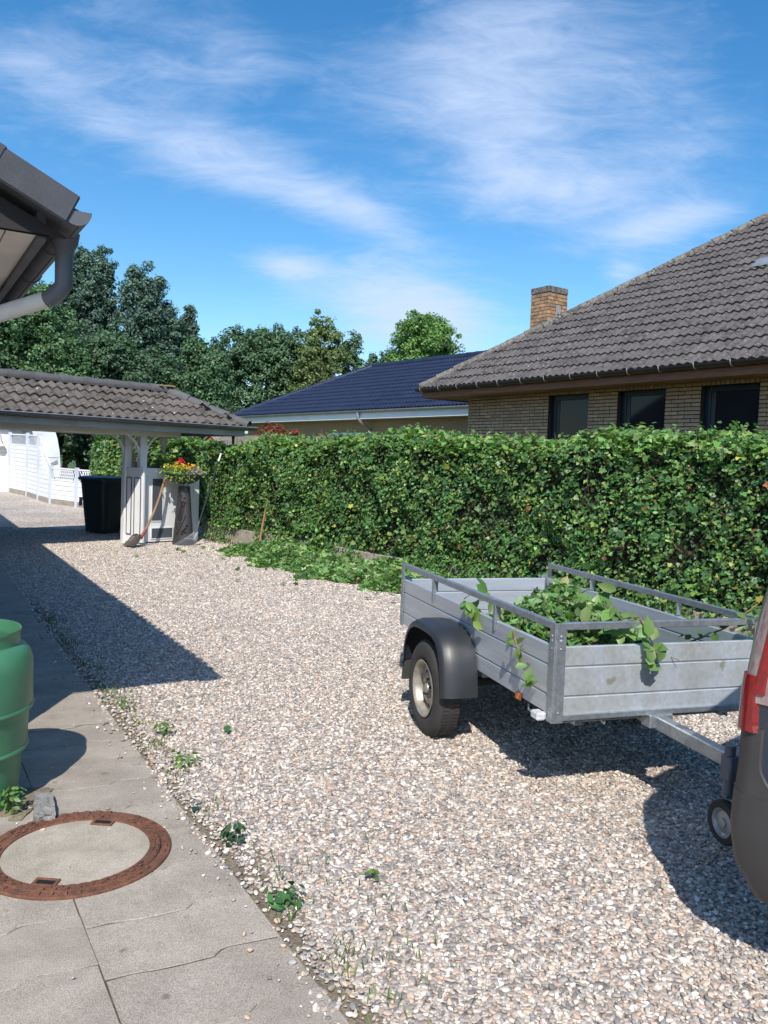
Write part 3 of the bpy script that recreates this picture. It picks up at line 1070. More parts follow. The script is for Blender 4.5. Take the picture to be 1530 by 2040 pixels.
clip = link('clippings', leaf_cloud(sets, 'clippings', 'leaf'), None, kind='stuff', label='heap of fresh green hedge clippings on the gravel along the hedge wall', cat='clippings')

# ================================================================== utility trailer
TU = Vector((0.2984, -0.9544, 0))
TR = thing('utility_trailer', 'grey aluminium utility trailer with rails, parked by the hedge and loaded with leaves', 'trailer', (0.873, 4.03, 0), math.atan2(TU.y, TU.x))
TL, TW = 2.40, 1.27
ZB, ZT, ZR = 0.490, 0.843, 0.962
SEAMS = [ZB, .585, .737, ZT]


def panel(name, x0, x1, y0, y1, mat):
    pr = None
    for i in range(3):
        m_ = MB()
        m_.box(x0, x1, y0, y1, SEAMS[i] + (.0035 if i else 0), SEAMS[i + 1] - .0035, .004)
        if i == 0:
            pr = m_.build(name, mat, TR)
        else:
            m_.build('board', mat, pr)
    m_ = MB()
    ix, iy = (.003, .006) if (x1 - x0) > (y1 - y0) else (.006, .003)
    m_.box(x0 + ix, x1 - ix, y0 + iy, y1 - iy, ZB + .01, ZT - .01)
    m_.build('panel_core', 'zinc', pr)
    return pr


panel('side_panel', -TL + .04, -.04, 0.008, 0.033, 'alu')
panel('side_panel', -TL + .04, -.04, TW - .033, TW - .008, 'alu')
panel('front_panel', -.035, -.010, .055, TW - .055, 'alu_dirty')
panel('tailgate', -TL + .010, -TL + .035, .045, TW - .045, 'alu')
m_ = MB().box(-TL + .03, -.03, .03, TW - .03, ZB - .012, ZB + .004)
m_.build('floor', 'steel_dark', TR)
m_ = MB().box(-.012, .004, .05, TW - .05, .466, .496, .003)
m_.build('front_sill', 'galv', TR)
for x0, y0, sx, sy in ((0, 0, -1, 1), (0, TW, -1, -1), (-TL, 0, 1, 1), (-TL, TW, 1, -1)):
    m_ = MB()
    xa, xb = sorted((x0 + .004 * -sx, x0 + sx * .052))
    ya, yb = sorted((y0 - .002 * sy, y0 + sy * .006))
    zb_ = .455 if x0 == 0 else .48
    m_.box(xa, xb, ya, yb, zb_, ZR, .002)
    xa, xb = sorted((x0 - .005 * sx, x0 + sx * .004))
    ya, yb = sorted((y0 + .006 * sy, y0 + sy * .062))
    m_.box(xa, xb, ya, yb, zb_, ZR if x0 == 0 else ZT + .02, .002)
    po = m_.build('corner_post', 'galv', TR)
    for zq, rr_ in ((.895, .008), (.872, .008), (.832, .005), (.508, .005)) if x0 == 0 else ((.83, .005), (.60, .005)):
        if x0 == 0:
            m_ = MB().lathe([(rr_, 0), (rr_ * .9, .004), (rr_ * .4, .006), (.0003, .0065)], 10, (x0 + .005, y0 + sy * .032, zq), 'x')
            m_.build('rivet', 'zinc', po, True)
        m_ = MB().lathe([(rr_ * .7, 0), (rr_ * .6, -sy * .003), (.0003, -sy * .004)], 8, (x0 + sx * .026, y0 - sy * .002, zq), 'y')
        m_.build('rivet', 'zinc', po, True)


def rail(x0, x1, y0, y1):
    m_ = MB()
    m_.box(x0, x1, y0, y1, ZR - .036, ZR, .003)
    return m_.build('top_rail', 'galv', TR)


rail(-TL + .052, -.052, .000, .032)
rail(-TL + .052, -.052, TW - .032, TW)
rail(-.032, .0, .062, TW - .062)
for xq in (-.33 * TL * 1.0 + .08, -1.72):
    for yq, sy in ((0, 1), (TW, -1)):
        m_ = MB()
        ya, yb = sorted((yq - .002 * sy, yq + .005 * sy))
        m_.box(xq - .014, xq + .014, ya, yb, ZT - .06, ZR - .03, .002)
        ya, yb = sorted((yq + .005 * sy, yq + .034 * sy))
        m_.box(xq + .010, xq + .014, ya, yb, ZT + .002, ZR - .037, .001)
        m_.build('rail_bracket', 'galv', TR)
# chassis, axle, drawbar
m_ = MB()
m_.box(-TL + .1, -.05, .16, .21, ZB - .07, ZB - .014, .004)
m_.box(-TL + .1, -.05, TW - .21, TW - .16, ZB - .07, ZB - .014, .004)
for xq in (-.1, -1.0, -1.35, -2.25):
    m_.box(xq - .025, xq + .025, .06, TW - .06, ZB - .062, ZB - .018, .003)
m_.build('chassis', 'galv', TR)
WX = -1.26
m_ = MB().tube([(WX, -.06, .33), (WX, TW + .06, .33)], .03, 10)
m_.build('axle', 'steel_dark', TR)
CY = TW / 2
m_ = MB()
m_.box(-.8, .98, CY - .03, CY + .03, .405, .475, .006, M=rotm('Y', R(1.0), (-.8, CY, .44)))
m_.build('drawbar', 'galv', TR)
m_ = MB()
m_.box(-.06, .02, CY - .07, CY + .07, .40, .47, .004)
m_.build('drawbar_bracket', 'galv', TR)
m_ = MB()
m_.box(.90, 1.10, CY - .035, CY + .035, .38, .44, .01)
m_.lathe([(.001, .445), (.03, .44), (.036, .40), (.034, .36), (.001, .36)], 16, (1.12, CY, 0))
m_.tube([(1.0, CY, .44), (1.06, CY, .50), (.96, CY, .53)], .012, 8)
m_.build('coupling', 'steel_dark', TR, True)
jk = MB()
jk.tube([(.615, CY - .075, .28), (.615, CY - .075, .52)], .024, 12)
jk.box(.58, .65, CY - .10, CY - .028, .36, .475, .008)
jk.box(.593, .637, CY - .03, CY - .02, .15, .30, .002)
jk.box(.593, .637, CY - .10, CY - .02, .285, .30, .002)
jo = jk.build('jockey_wheel', 'pipe_grey', TR, True)
m_ = MB().lathe([(.066, -.024), (.092, -.022), (.100, -.012), (.101, .0), (.100, .012), (.092, .022), (.066, .024)], 28, (.615, CY - .078, .165), 'y')
m_.build('tyre', 'rubber', jo, True)
m_ = MB().lathe([(.001, -.02), (.02, -.02), (.022, -.012), (.05, -.008), (.06, -.018), (.068, -.02), (.068, .02), (.06, .018), (.05, .008), (.001, .02)], 24, (.615, CY - .078, .165), 'y')
m_.build('rim', 'zinc', jo, True)
# wheels
for side in (0, 1):
    sy = -1 if side == 0 else 1
    yc = -.140 if side == 0 else TW + .140
    wz_ = .300
    wh = link('wheel', None, TR, (WX, yc, wz_))
    m_ = MB()
    hw = .080
    prof = [(.178, -hw * .80), (.192, -hw * .98), (.225, -hw * 1.06), (.262, -hw * 1.02), (.288, -hw * .88), (.299, -hw * .66), (.303, -hw * .3), (.304, 0), (.303, hw * .3), (.299, hw * .66), (.288, hw * .88), (.262, hw * 1.02), (.225, hw * 1.06), (.192, hw * .98), (.178, hw * .8)]
    m_.lathe(prof, 56, axis='y')
    ty = m_.build('tyre', 'rubber', wh, True)
    m_ = MB()
    for k in range(72):
        a = 2 * PI * k / 72
        M = Matrix.Rotation(a, 4, 'Y')
        for q in (-1, 1):
            m_.box(.298, .3065, q * .034 - .018, q * .034 + .018, -.009, .009, M=M)
    m_.build('tread', 'rubber', ty, kind='stuff')
    m_ = MB()
    o_ = sy
    rp_ = [(.182, .082 * o_), (.176, .084 * o_), (.168, .074 * o_), (.160, .06 * o_), (.156, .02 * o_), (.140, .012 * o_), (.118, .022 * o_), (.100, .040 * o_), (.070, .044 * o_), (.046, .036 * o_), (.034, .034 * o_), (.030, .058 * o_), (.001, .062 * o_)]
    m_.lathe(rp_, 48, axis='y')
    ri = m_.build('rim', 'rim', wh, True)
    for k in range(5):
        a = 2 * PI * k / 5 + .3
        m_ = MB().lathe([(.009, .04 * o_), (.009, .056 * o_), (.001, .058 * o_)], 6, (.056 * math.cos(a), 0, .056 * math.sin(a)), 'y')
        m_.build('wheel_nut', 'steel_dark', ri)
    for k in range(10):
        M = Matrix.Rotation(2 * PI * k / 10, 4, 'Y')
        m_ = MB().box(.122, .138, .0165 * o_ - .004, .0165 * o_ + .004, -.017, .017, .003, M=M)
        m_.build('slot_shade', 'slot_dark', ri)  # near-black box stands for the shade inside the opening
    # mudguard
    arc = [(-.43, .39), (-.425, .46), (-.40, .545), (-.355, .62), (-.29, .675), (-.20, .710), (-.10, .720), (.05, .720), (.15, .712), (.235, .68), (.295, .62), (.335, .54), (.36, .45), (.375, .335)]
    rows = []
    for i, (x_, z_) in enumerate(arc):
        x2, z2 = arc[min(i + 1, len(arc) - 1)]
        x1, z1 = arc[max(i - 1, 0)]
        t = Vector((x2 - x1, 0, z2 - z1)).normalized()
        nrm = Vector((-t.z, 0, t.x))
        if nrm.z < 0 and abs(x_) < .3:
            nrm = -nrm
        nrm = nrm if nrm.dot(Vector((x_, 0, z_ - .3))) > 0 else -nrm
        row = []
        for yy_, dn in ((-.002, 0), (-.03, .004), (-.10, .006), (-.165, .006), (-.175, .001), (-.205, -.006), (-.222, -.022), (-.229, -.05), (-.222, -.052), (-.214, -.03), (-.19, -.014), (-.10, -.006), (-.002, -.010)):
            pnt = Vector((WX + x_, 0, z_)) + nrm * dn
            row.append((pnt.x, yy_ if side == 0 else TW - yy_, pnt.z))
        rows.append(row)
    m_ = MB()
    m_.grid(rows, close=True)
    m_.add(rows[0], [tuple(range(13))])
    m_.add(rows[-1], [tuple(range(13))])
    fd = m_.build('mudguard', 'plastic_black', TR, True)
    m_ = MB()
    ya, yb = sorted(((-.03, -.215) if side == 0 else (TW + .03, TW + .215)))
    m_.box(WX - .432, WX - .426, ya, yb, .245, .40, .002)
    m_.build('mud_flap', 'rubber', fd)
m_ = MB().box(-.40, -.335, -.004, .006, .474, .512, .003)
m_.build('side_reflector', 'orange_lens', TR)
m_ = MB()
m_.box(-.10, -.06, -.012, .02, .46, .49, .002)
m_.box(-.115, -.04, -.058, -.008, .458, .500, .008)
m_.build('marker_lamp', 'clear_lens', TR)
for xq, yq in ((-.28, .02), (-.02, .30), (-.02, 1.05), (-1.9, .02)):
    m_ = MB().tube([(xq, yq, .475), (xq, yq, .445), (xq + .03, yq, .44), (xq + .03, yq, .452)], .005, 6)
    m_.build('tie_hook', 'galv', TR)

# leaves lying in the trailer
def tloc(P):
    """trailer coordinates -> world"""
    P = np.asarray(P, float)
    X = 0.873 + TU.x * P[:, 0] - TU.y * P[:, 1]
    Y = 4.03 + TU.y * P[:, 0] + TU.x * P[:, 1]
    return np.stack([X, Y, P[:, 2]], 1)


n = 10500
ux, uy = RNG.uniform(-1.75, -.05, n), RNG.uniform(.05, TW - .05, n)
hm = .50 + .50 * np.exp(-(((ux + .72) / .62) ** 2 + ((uy - .45) / .45) ** 2)) + .16 * np.exp(-(((ux + .25) / .2) ** 2 + ((uy - .42) / .2) ** 2)) + .05 * np.sin(ux * 9) * np.sin(uy * 8)
keep = (hm > .56)
ux, uy, hm = ux[keep], uy[keep], hm[keep]
n = len(ux)
P = tloc(np.stack([ux, uy, hm * (1 - .12 * RNG.uniform(0, 1, n) ** 2) + .02 * RNG.normal(size=n)], 1))
NN = np.array((0, -.25, 1.0))[None] + RNG.normal(size=(n, 3)) * .65
C = cols_mix([(.11, .22, .065), (.15, .28, .085), (.22, .34, .125), (.07, .14, .055), (.30, .34, .14)], [30, 26, 14, 22, 4], n)
k1 = int(n * .86)
sets = [('ovate', P[:k1], NN[:k1], RNG.uniform(.025, .075, k1), C[:k1]), ('ovate', P[k1:], NN[k1:], RNG.uniform(.09, .15, n - k1), C[k1:])]


def spray(pts, k, size, droop, col=(.12, .23, .06)):
    pts = np.array(pts, float)
    t = np.linspace(0, 1, k)
    q = np.stack([np.interp(t, np.linspace(0, 1, len(pts)), pts[:, j]) for j in range(3)], 1) + RNG.normal(size=(k, 3)) * .018
    sets.append(('ovate', tloc(q), np.array(droop)[None] + RNG.normal(size=(k, 3)) * .35, np.array(size) * RNG.uniform(.75, 1.2, k), cols(col, k, .2, .08)))


spray([(-1.18, .05, .80), (-1.05, -.03, .89), (-.98, -.05, .86)], 14, .085, (-.8, -.6, .9))
spray([(-1.0, .0, .86), (-.86, -.05, .80)], 6, .12, (-.7, -.5, .9), (.19, .30, .07))
spray([(-.50, .02, .85), (-.36, -.04, .80), (-.27, -.05, .73), (-.20, -.05, .66), (-.16, -.05, .60)], 18, .075, (-.9, -.6, .7), (.17, .29, .08))
spray([(-.25, .34, .93), (-.10, .44, .98), (.03, .50, .95), (.05, .54, .86), (.045, .50, .78)], 24, .095, (-.1, -.8, .8), (.15, .26, .08))
spray([(-.3, .30, .90), (-.12, .36, .93), (-.05, .42, .86)], 16, .10, (0, -.6, .9), (.13, .24, .07))
spray([(-.2, .9, .80), (-.08, .98, .86), (-.02, 1.12, .93), (0, 1.2, 1.02)], 18, .075, (0, -.5, .9), (.11, .2, .06))
spray([(-1.3, .25, .82), (-1.38, .2, .95)], 5, .11, (0, -.8, .5))
spray([(-.9, .75, .86), (-.8, .8, .98)], 6, .11, (0, -.7, .6))
link('cut_branches', leaf_cloud(sets, 'cut_branches', 'leaf'), None, kind='stuff', label='cut leafy branches heaped inside the aluminium trailer', cat='clippings')
mb = MB()
for i in range(26):
    a = tloc([(rnd.uniform(-1.2, -.1), rnd.uniform(.15, .8), rnd.uniform(.7, .86))])[0]
    b = a + np.array([rnd.uniform(-.25, .25), rnd.uniform(-.2, .2), rnd.uniform(-.05, .1)])
    mb.tube([a, (a + b) / 2 + np.array([0, 0, .03]), b], [.005, .004, .002], 5, False)
for pl in ([(-.55, .04, .84), (-.36, -.04, .81), (-.20, -.05, .66)], [(-.3, .34, .90), (.0, .48, .985), (.05, .54, .84)], [(-.2, .9, .78), (-.05, 1.05, .90), (0, 1.22, 1.04)]):
    mb.tube(list(tloc(pl)), [.006, .005, .003], 5, False)
mb.build('cut_stems', 'twig', kind='stuff', label='brown stems of the cut branches in the trailer', cat='clippings')

# ================================================================== parked car (rear corner in view)
CF = Vector((0.69, -0.724, 0)).normalized()
CARC = Vector((1.215, 2.752, 0)) + 0.88 * Vector((-CF.y, CF.x, 0))
car = thing('car', 'dark blue tall estate car with tall red tail lamps, parked in front of the trailer', 'car', tuple(CARC), math.atan2(CF.y, CF.x))
# plan outline at each height: (z, rear x, front x, half width, corner radius)
LV = [(.22, .13, 4.10, .74, .10), (.28, .06, 4.20, .82, .09), (.40, .015, 4.26, .866, .075), (.52, .0, 4.28, .88, .07), (.64, .005, 4.27, .882, .07), (.74, .012, 4.24, .880, .07), (.90, .015, 4.15, .878, .07),
      (1.02, .02, 3.95, .876, .07), (1.10, .028, 3.35, .872, .075), (1.22, .04, 3.14, .864, .08), (1.36, .062, 2.92, .848, .085), (1.50, .09, 2.66, .825, .09), (1.60, .13, 2.42, .785, .10), (1.67, .22, 2.22, .72, .14), (1.70, .42, 1.95, .56, .25)]


def lv(z):
    for i in range(len(LV) - 1):
        if LV[i][0] <= z <= LV[i + 1][0]:
            t = (z - LV[i][0]) / (LV[i + 1][0] - LV[i][0])
            return [a + (b - a) * t for a, b in zip(LV[i], LV[i + 1])]
    return list(LV[-1])


def outline(z, off=0.0):
    """closed plan loop; starts mid-rear, runs round the right-hand side (-y) first"""
    _, xr, xf, w_, rc = lv(z)
    xr, xf, w_ = xr - off, xf + off, w_ + off
    pts = []
    for k in range(7):
        pts.append((xr + .035 * (k / 6) ** 2 * 0, -(w_ - rc) * k / 6))
    for k in range(1, 9):
        a = PI / 2 * k / 8
        pts.append((xr + rc - rc * math.cos(a), -(w_ - rc) - rc * math.sin(a)))
    for k in range(1, 25):
        pts.append((xr + rc + (xf - xr - 2 * rc) * k / 24, -w_ + .0))
    for k in range(1, 9):
        a = PI / 2 * k / 8
        pts.append((xf - rc + rc * math.sin(a), -(w_ - rc) - rc * math.cos(a)))
    for k in range(1, 7):
        pts.append((xf, -(w_ - rc) * (1 - k / 6)))
    half = pts
    other = [(x_, -y_) for x_, y_ in half[1:-1]][::-1]
    return [(x_, y_, z) for x_, y_ in half + other], len(half)


m_ = MB()
zs = [l_[0] for l_ in LV]
zz_ = sorted(set(zs + [.34, .46, .58, .82, .96, 1.16, 1.29, 1.43, 1.55]))
loops = [outline(z)[0] for z in zz_]
m_.grid(loops, close=True)
m_.add(loops[0], [tuple(range(len(loops[0])))])
m_.add(loops[-1], [tuple(range(len(loops[-1])))])
body = m_.build('body', 'car_paint', car, True)


def patch(name, mat, z0, z1, i0, i1, off, parent=None, mirror=True, shape=None, nz=8):
    """curved panel following the body between outline points i0..i1 and heights z0..z1"""
    objs = []
    for sgn in ((1, -1) if mirror else (1,)):
        rows, back = [], []
        for j in range(nz + 1):
            z = z0 + (z1 - z0) * j / nz
            a, b = (i0, i1) if shape is None else shape(j / nz)
            o1, o0 = outline(z, off)[0], outline(z, -.004)[0]
            rr_, bb_ = [], []
            for k in range(13):
                q = a + (b - a) * k / 12
                i_ = int(q) % len(o1)
                f_ = q - int(q)
                for oo, lst in ((o1, rr_), (o0, bb_)):
                    p, p2 = oo[i_], oo[(i_ + 1) % len(oo)]
                    lst.append((p[0] + (p2[0] - p[0]) * f_, sgn * (p[1] + (p2[1] - p[1]) * f_), z))
            rows.append(rr_ + bb_[::-1])
        mm = MB()
        mm.grid(rows, close=True)
        mm.add(rows[0], [tuple(range(26))])
        mm.add(rows[-1], [tuple(range(26))])
        objs.append(mm.build(name, mat, parent or car, True))
    return objs


patch('bumper', 'car_plastic', .24, .655, 0, 17.2, .009, nz=10)
patch('bumper_top', 'car_plastic', .655, .885, 7.0, 15.0, .006, shape=lambda t: (7.0, 14.12 + 1.8 * max(0, .45 - t) ** 1.6))
lamps = patch('tail_lamp', 'smoke_lens', .97, 1.52, 9, 15.2, .010, shape=lambda t: (7.6 + .4 * t, 14.25 + .15 * math.sin(t * 3)))
for L_, sgn in zip(lamps, (1, -1)):
    pass
for nm, mt, z0, z1, fa in (('red_block', 'red_lens', .87, 1.06, lambda t: (7.6, 14.05 - .8 * t)), ('red_strip', 'red_lens', 1.0, 1.52, lambda t: (13.55 + .1 * t, 14.14))):
    for sgn, L_ in zip((1, -1), lamps):
        sub = patch(nm, mt, z0, z1, 9, 15, .016, parent=L_, mirror=False, shape=fa)
        if sgn < 0:
            sub[0].scale = (1, -1, 1)
patch('rear_quarter_glass', 'glass_dark', 1.13, 1.56, 17.5, 22.5, .004)
patch('rear_door_glass', 'glass_dark', 1.12, 1.56, 23.0, 28.5, .004)
patch('front_door_glass', 'glass_dark', 1.12, 1.56, 29.0, 35, .004, shape=lambda t: (29.0, 35 - 2.5 * t))
patch('rear_window', 'glass_dark', 1.14, 1.58, 0, 6.4, .004)
patch('windscreen', 'glass_dark', 1.16, 1.62, 40, 45.5, .004)
patch('sill', 'car_plastic', .23, .34, 21, 40, .012)
patch('head_lamp', 'clear_lens', .70, .92, 40, 43.5, .008)
m_ = MB()
m_.box(.06, .52, -.62, .62, 1.655, 1.69, .015)
m_.build('spoiler', 'car_paint', car)
m_ = MB().box(-.012, .06, -.26, .26, .78, .90, .004)
m_.build('number_plate', 'white_paint', car)
m_ = MB()
m_.tube([(.15, 0, .32), (-.06, 0, .33), (-.085, 0, .37), (-.085, 0, .41)], .017, 8)
m_.lathe([(.001, .455), (.016, .45), (.025, .43), (.016, .41), (.012, .40)], 12, (-.085, 0, 0))
m_.build('tow_bar', 'steel_dark', car, True)
for xq in (.85, 3.45):
    for sy in (-1, 1):
        wh = link('wheel', None, car, (xq, sy * .80, .31))
        m_ = MB().lathe([(.20, -.10), (.25, -.105), (.30, -.09), (.312, -.06), (.313, .06), (.30, .09), (.25, .105), (.20, .10)], 40, axis='y')
        m_.build('tyre', 'rubber', wh, True)
        m_ = MB().lathe([(.205, .10 * sy), (.19, .09 * sy), (.06, .075 * sy), (.001, .08 * sy)], 32, axis='y')
        m_.build('rim', 'zinc', wh, True)
        m_ = MB()
        rows = []
        for k in range(17):
            a = PI * k / 16
            rows.append([(xq + r_ * math.cos(a), sy * y_, .31 + r_ * math.sin(a)) for r_, y_ in ((.33, .885), (.385, .887), (.385, .80), (.33, .80))])
        m_.grid(rows, close=True)
        m_.build('wheel_arch', 'car_plastic', car, True)
for sy in (-1, 1):
    m_ = MB().box(2.72, 2.86, sy * .98 - .11, sy * .98 + .11, 1.10, 1.24, .03)
    m_.tube([(2.8, sy * .80, 1.12), (2.8, sy * .92, 1.14)], .02, 8)
    m_.build('wing_mirror', 'car_paint', car, True)

# ================================================================== green water barrel
br = thing('rain_barrel', 'green ribbed plastic rain barrel standing by the house corner', 'barrel', (-2.02, 3.86, 0.012), 0)
prof = [(.262, .0), (.280, .012), (.292, .12), (.298, .235), (.304, .252), (.318, .266), (.322, .280), (.326, .435), (.330, .450), (.342, .464), (.345, .478), (.346, .66), (.343, .70), (.327, .745), (.300, .772), (.285, .778), (.283, .785), (.286, .83), (.291, .842), (.289, .850), (.282, .848), (.276, .80), (.274, .78), (.315, .69), (.30, .45), (.25, .03), (.0005, .03)]
m_ = MB().lathe(prof, 64)
m_.build('shell', 'barrel', br, True)
for z_, r_ in ((.278, .3185), (.476, .3415)):
    m_ = MB().lathe([(r_ - .01, z_ - .016), (r_ + .006, z_ - .010), (r_ + .010, z_), (r_ + .007, z_ + .010), (r_ - .006, z_ + .018)], 64)
    m_.build('rib', 'barrel', br, True)
m_ = MB().lathe([(.28, .30), (.0005, .30)], 40)
m_.build('water', 'glass_dark', br)

bm = bmesh.new()
bmesh.ops.create_cube(bm, size=1.0)
bmesh.ops.subdivide_edges(bm, edges=bm.edges, cuts=4, use_grid_fill=True)
rv = random.Random(2)
for v in bm.verts:
    q_ = 1 - .10 * (abs(v.co.x * 2) ** 4 + abs(v.co.z * 2) ** 4) * .5
    v.co = Vector((v.co.x * .095 * q_, v.co.y * .27, v.co.z * .075 * q_ + .02 - .03 * max(0, v.co.y) * (v.co.z > 0))) + Vector((rv.uniform(-.004, .004), rv.uniform(-.006, .006), rv.uniform(-.004, .004)))
me_ = bpy.data.meshes.new('kerb_stone')
bm.to_mesh(me_)
bm.free()
me_.materials.append(MATS['stone'])
ks = link('kerb_stone', me_, None, label='short broken grey edging stone between the barrel and the manhole cover', cat='stone')
ks.location = (-1.565, 3.80, .01)
ks.rotation_euler = (R(3), R(4), R(24))
m_ = MB()
m_.grid([[(-2.7 + .09 * i, 3.66 + .05 * j + .03 * math.sin(i * 1.7), .019 + .006 * math.sin(i * 2.1 + j * 1.3)) for i in range(13)] for j in range(9)])
m_.build('soil_bed', 'soil', kind='structure')

# ================================================================== our house: the roof corner on the left
PC = Vector((-1.347, 3.575, 2.807))
HYAW = R(-31)
oh = thing('house', 'house with dark tiled verge, zinc gutter and white soffit beside the concrete path', 'house', (PC.x, PC.y, 0), -HYAW)
# local +y runs away along the eave, -x into the house
TH1 = R(25.5)
ZE = PC.z
LEN = 15.0
m_ = MB()
m_.box(-8.6, -.30, 1.15, LEN - .4, -.1, 2.72)
m_.build('wall', 'house_brick', oh)
m_ = MB()
c1, s1 = math.cos(TH1), math.sin(TH1)
zt = ZE - .05
m_.add([(0, .02, zt), (0, LEN, zt), (-4.6, LEN, zt + 4.6 * math.tan(TH1)), (-4.6, .02, zt + 4.6 * math.tan(TH1)), (-9.2, LEN, zt), (-9.2, .02, zt),
        (0, .02, zt - .07), (0, LEN, zt - .07), (-4.6, LEN, zt - .07 + 4.6 * math.tan(TH1)), (-4.6, .02, zt - .07 + 4.6 * math.tan(TH1)), (-9.2, LEN, zt - .07), (-9.2, .02, zt - .07)],
       [(0, 1, 2, 3), (3, 2, 4, 5), (6, 9, 8, 7), (9, 11, 10, 8), (0, 6, 7, 1), (0, 3, 9, 6), (3, 5, 11, 9), (1, 7, 8, 2), (2, 8, 10, 4), (4, 10, 11, 5)])
rf = m_.build('roof', 'verge', oh)
m_ = MB()
m_.add([(-.035, .10, zt - .10), (-4.6, .10, zt - .10 + 4.5 * math.tan(TH1)), (-9.1, .10, zt - .10), (-9.1, .10, 2.654), (-.105, .10, 2.654)], [(0, 1, 2, 3, 4)])
m_.add([(-.035, .135, zt - .10), (-4.6, .135, zt - .10 + 4.5 * math.tan(TH1)), (-9.1, .135, zt - .10), (-9.1, .135, 2.654), (-.105, .135, 2.654), (-.035, .10, zt - .10), (-.105, .10, 2.654)], [(4, 3, 2, 1, 0), (0, 5, 6, 4)])
m_.build('gable_shade_board', 'timber_shade', oh)  # dark sheet standing for the deep shade under the verge
m_ = MB()
m_.box(-.15, -.115, .14, LEN, 2.635, 2.78)
m_.build('fascia', 'zinc_dark', oh)
for i in range(5):
    m_ = MB().box(-.15 - .125 * (i + 1) + .004, -.15 - .125 * i - .002, .15, LEN - .1, 2.655, 2.672, .003)
    m_.build('soffit_board', 'soffit_white', oh)
# verge tiles
m_ = MB()
m_.box(-.335, .0, -.012, .010, -.128, .0, .008)
m_.box(-.335, .0, -.010, .20, -.014, .004, .006)
vt = m_.mesh('verge_tile', 'verge')
for i in range(14):
    d = i * .318
    link('verge_tile', vt, oh, (-d * c1, -.004 * (i % 2), ZE + d * s1 + .006 * (i % 2)), (0, TH1, 0))
# roof tiles near the eave
def tile_mesh(name, mat, w=.30, L=.42, amp=.020, th=.02, waves=2):
    nx = 12
    m_ = MB()
    top = []
    for y, zb in ((0.0, .050), (L, .014)):
        top.append([(-w / 2 - .008 + (w + .016) * k / nx, y, zb + amp * math.sin(2 * PI * waves * k / nx - 1.2)) for k in range(nx + 1)])
    low = [(x, y, z - th) for x, y, z in top[0]]
    m_.grid([low] + top)
    return m_.mesh(name, mat, True)


vtm = tile_mesh('verge_roof_tile', 'verge')
for i in range(12):
    for j in range(4):
        link('roof_tile', vtm, oh, (-j * .34 * c1 + .02, .34 + i * .30, ZE - .05 + j * .34 * s1), (TH1, 0, R(90)))
m_ = MB()
prf = gutter_prof(0, 0, .062)
rows = [[(-.012 + y, yy, ZE - .055 + z) for y, z in prf] for yy in (.0, LEN)]
m_.grid(rows, close=True)
m_.add(rows[0][:11], [tuple(range(11))])
gt = m_.build('gutter', 'zinc_dark', oh, True)
for i in range(16):
    m_ = MB()
    y_ = .62 + i * .8
    arcp = [(-.012 + .065 * math.cos(a), y_, ZE - .055 + .065 * math.sin(a)) for a in np.linspace(PI, 2 * PI, 9)]
    m_.tube(arcp, .006, 6)
    m_.build('gutter_clip', 'zinc_dark', gt)
# outlet, elbow and pipe back to the wall
o_ = Vector((-.012, .30, 0))
m_ = MB().lathe([(.068, ZE - .085), (.06, ZE - .13), (.042, ZE - .165), (.040, ZE - .19)], 20, (o_.x, o_.y, 0))
dp = m_.build('outlet', 'zinc_dark', gt, True)
end = Vector((-.66, .98, 2.22))
p0 = Vector((o_.x, o_.y, ZE - .17))
p1 = Vector((o_.x, o_.y, ZE - .36))
dirv = (end - p1).normalized()
m_ = MB()
pts = [p0, p1 + Vector((0, 0, .04))]
for k in range(1, 7):
    t = k / 6
    a = p1 + Vector((0, 0, .04)) * (1 - t)
    pts.append((p1 + Vector((0, 0, .04)) * (1 - t)) * (1 - t) + (p1 + dirv * .09) * t)
m_.tube(pts, .040, 16)
m_.build('downpipe_elbow', 'pipe_grey', oh, True)
m_ = MB()
m_.tube([p1 + dirv * .07, end, end + Vector((-.02, .05, -.08)), Vector((end.x - .02, end.y + .05, .1))], .0385, 16)
m_.build('downpipe', 'pipe_white', oh, True)

# ================================================================== roofed gateway at the end of the drive
E1 = Vector((0.729, 0.685, 0))
A0 = Vector((-5.50, 11.63, 0))
cp = thing('gateway_canopy', 'mossy tiled canopy on white posts over the gateway at the end of the drive', 'canopy', tuple(A0), math.atan2(E1.y, E1.x))
TH2 = R(26)
CD, CX0, CX1 = 1.20, -0.85, 4.20
ZEV = 2.265
ct2, st2 = math.cos(TH2), math.sin(TH2)
ZRG = ZEV + CD * math.tan(TH2)
m_ = MB()
vv = [(CX0, 0, ZEV), (CX1, 0, ZEV), (CX1 - .95, CD, ZRG), (CX0, CD, ZRG), (CX1, 2 * CD, ZEV), (CX0, 2 * CD, ZEV)]
lo_ = [(x, y, z - .05) for x, y, z in vv]
m_.add(vv + lo_, [(0, 1, 2, 3), (3, 2, 4, 5), (1, 4, 2), (6, 9, 8, 7), (9, 11, 10, 8), (7, 8, 10), (0, 6, 7, 1), (1, 7, 10, 4), (4, 10, 11, 5), (0, 3, 9, 6), (3, 5, 11, 9)])
m_.build('roof_deck', 'timber_shade', cp)
ctm = tile_mesh('roof_tile', 'canopy_tile', amp=.021)
hip_slope = .95 / CD
for j in range(4):
    d = j * .335 - .02
    for i in range(18):
        x = CX0 + .15 + i * .30
        if x > CX1 - (d + .10) * ct2 * hip_slope - .02:
            continue
        link('roof_tile', ctm, cp, (x, d * ct2, ZEV + .004 + d * st2 + rnd.uniform(-.003, .003)), (TH2 + rnd.uniform(-.02, .02), 0, rnd.uniform(-.012, .012)))
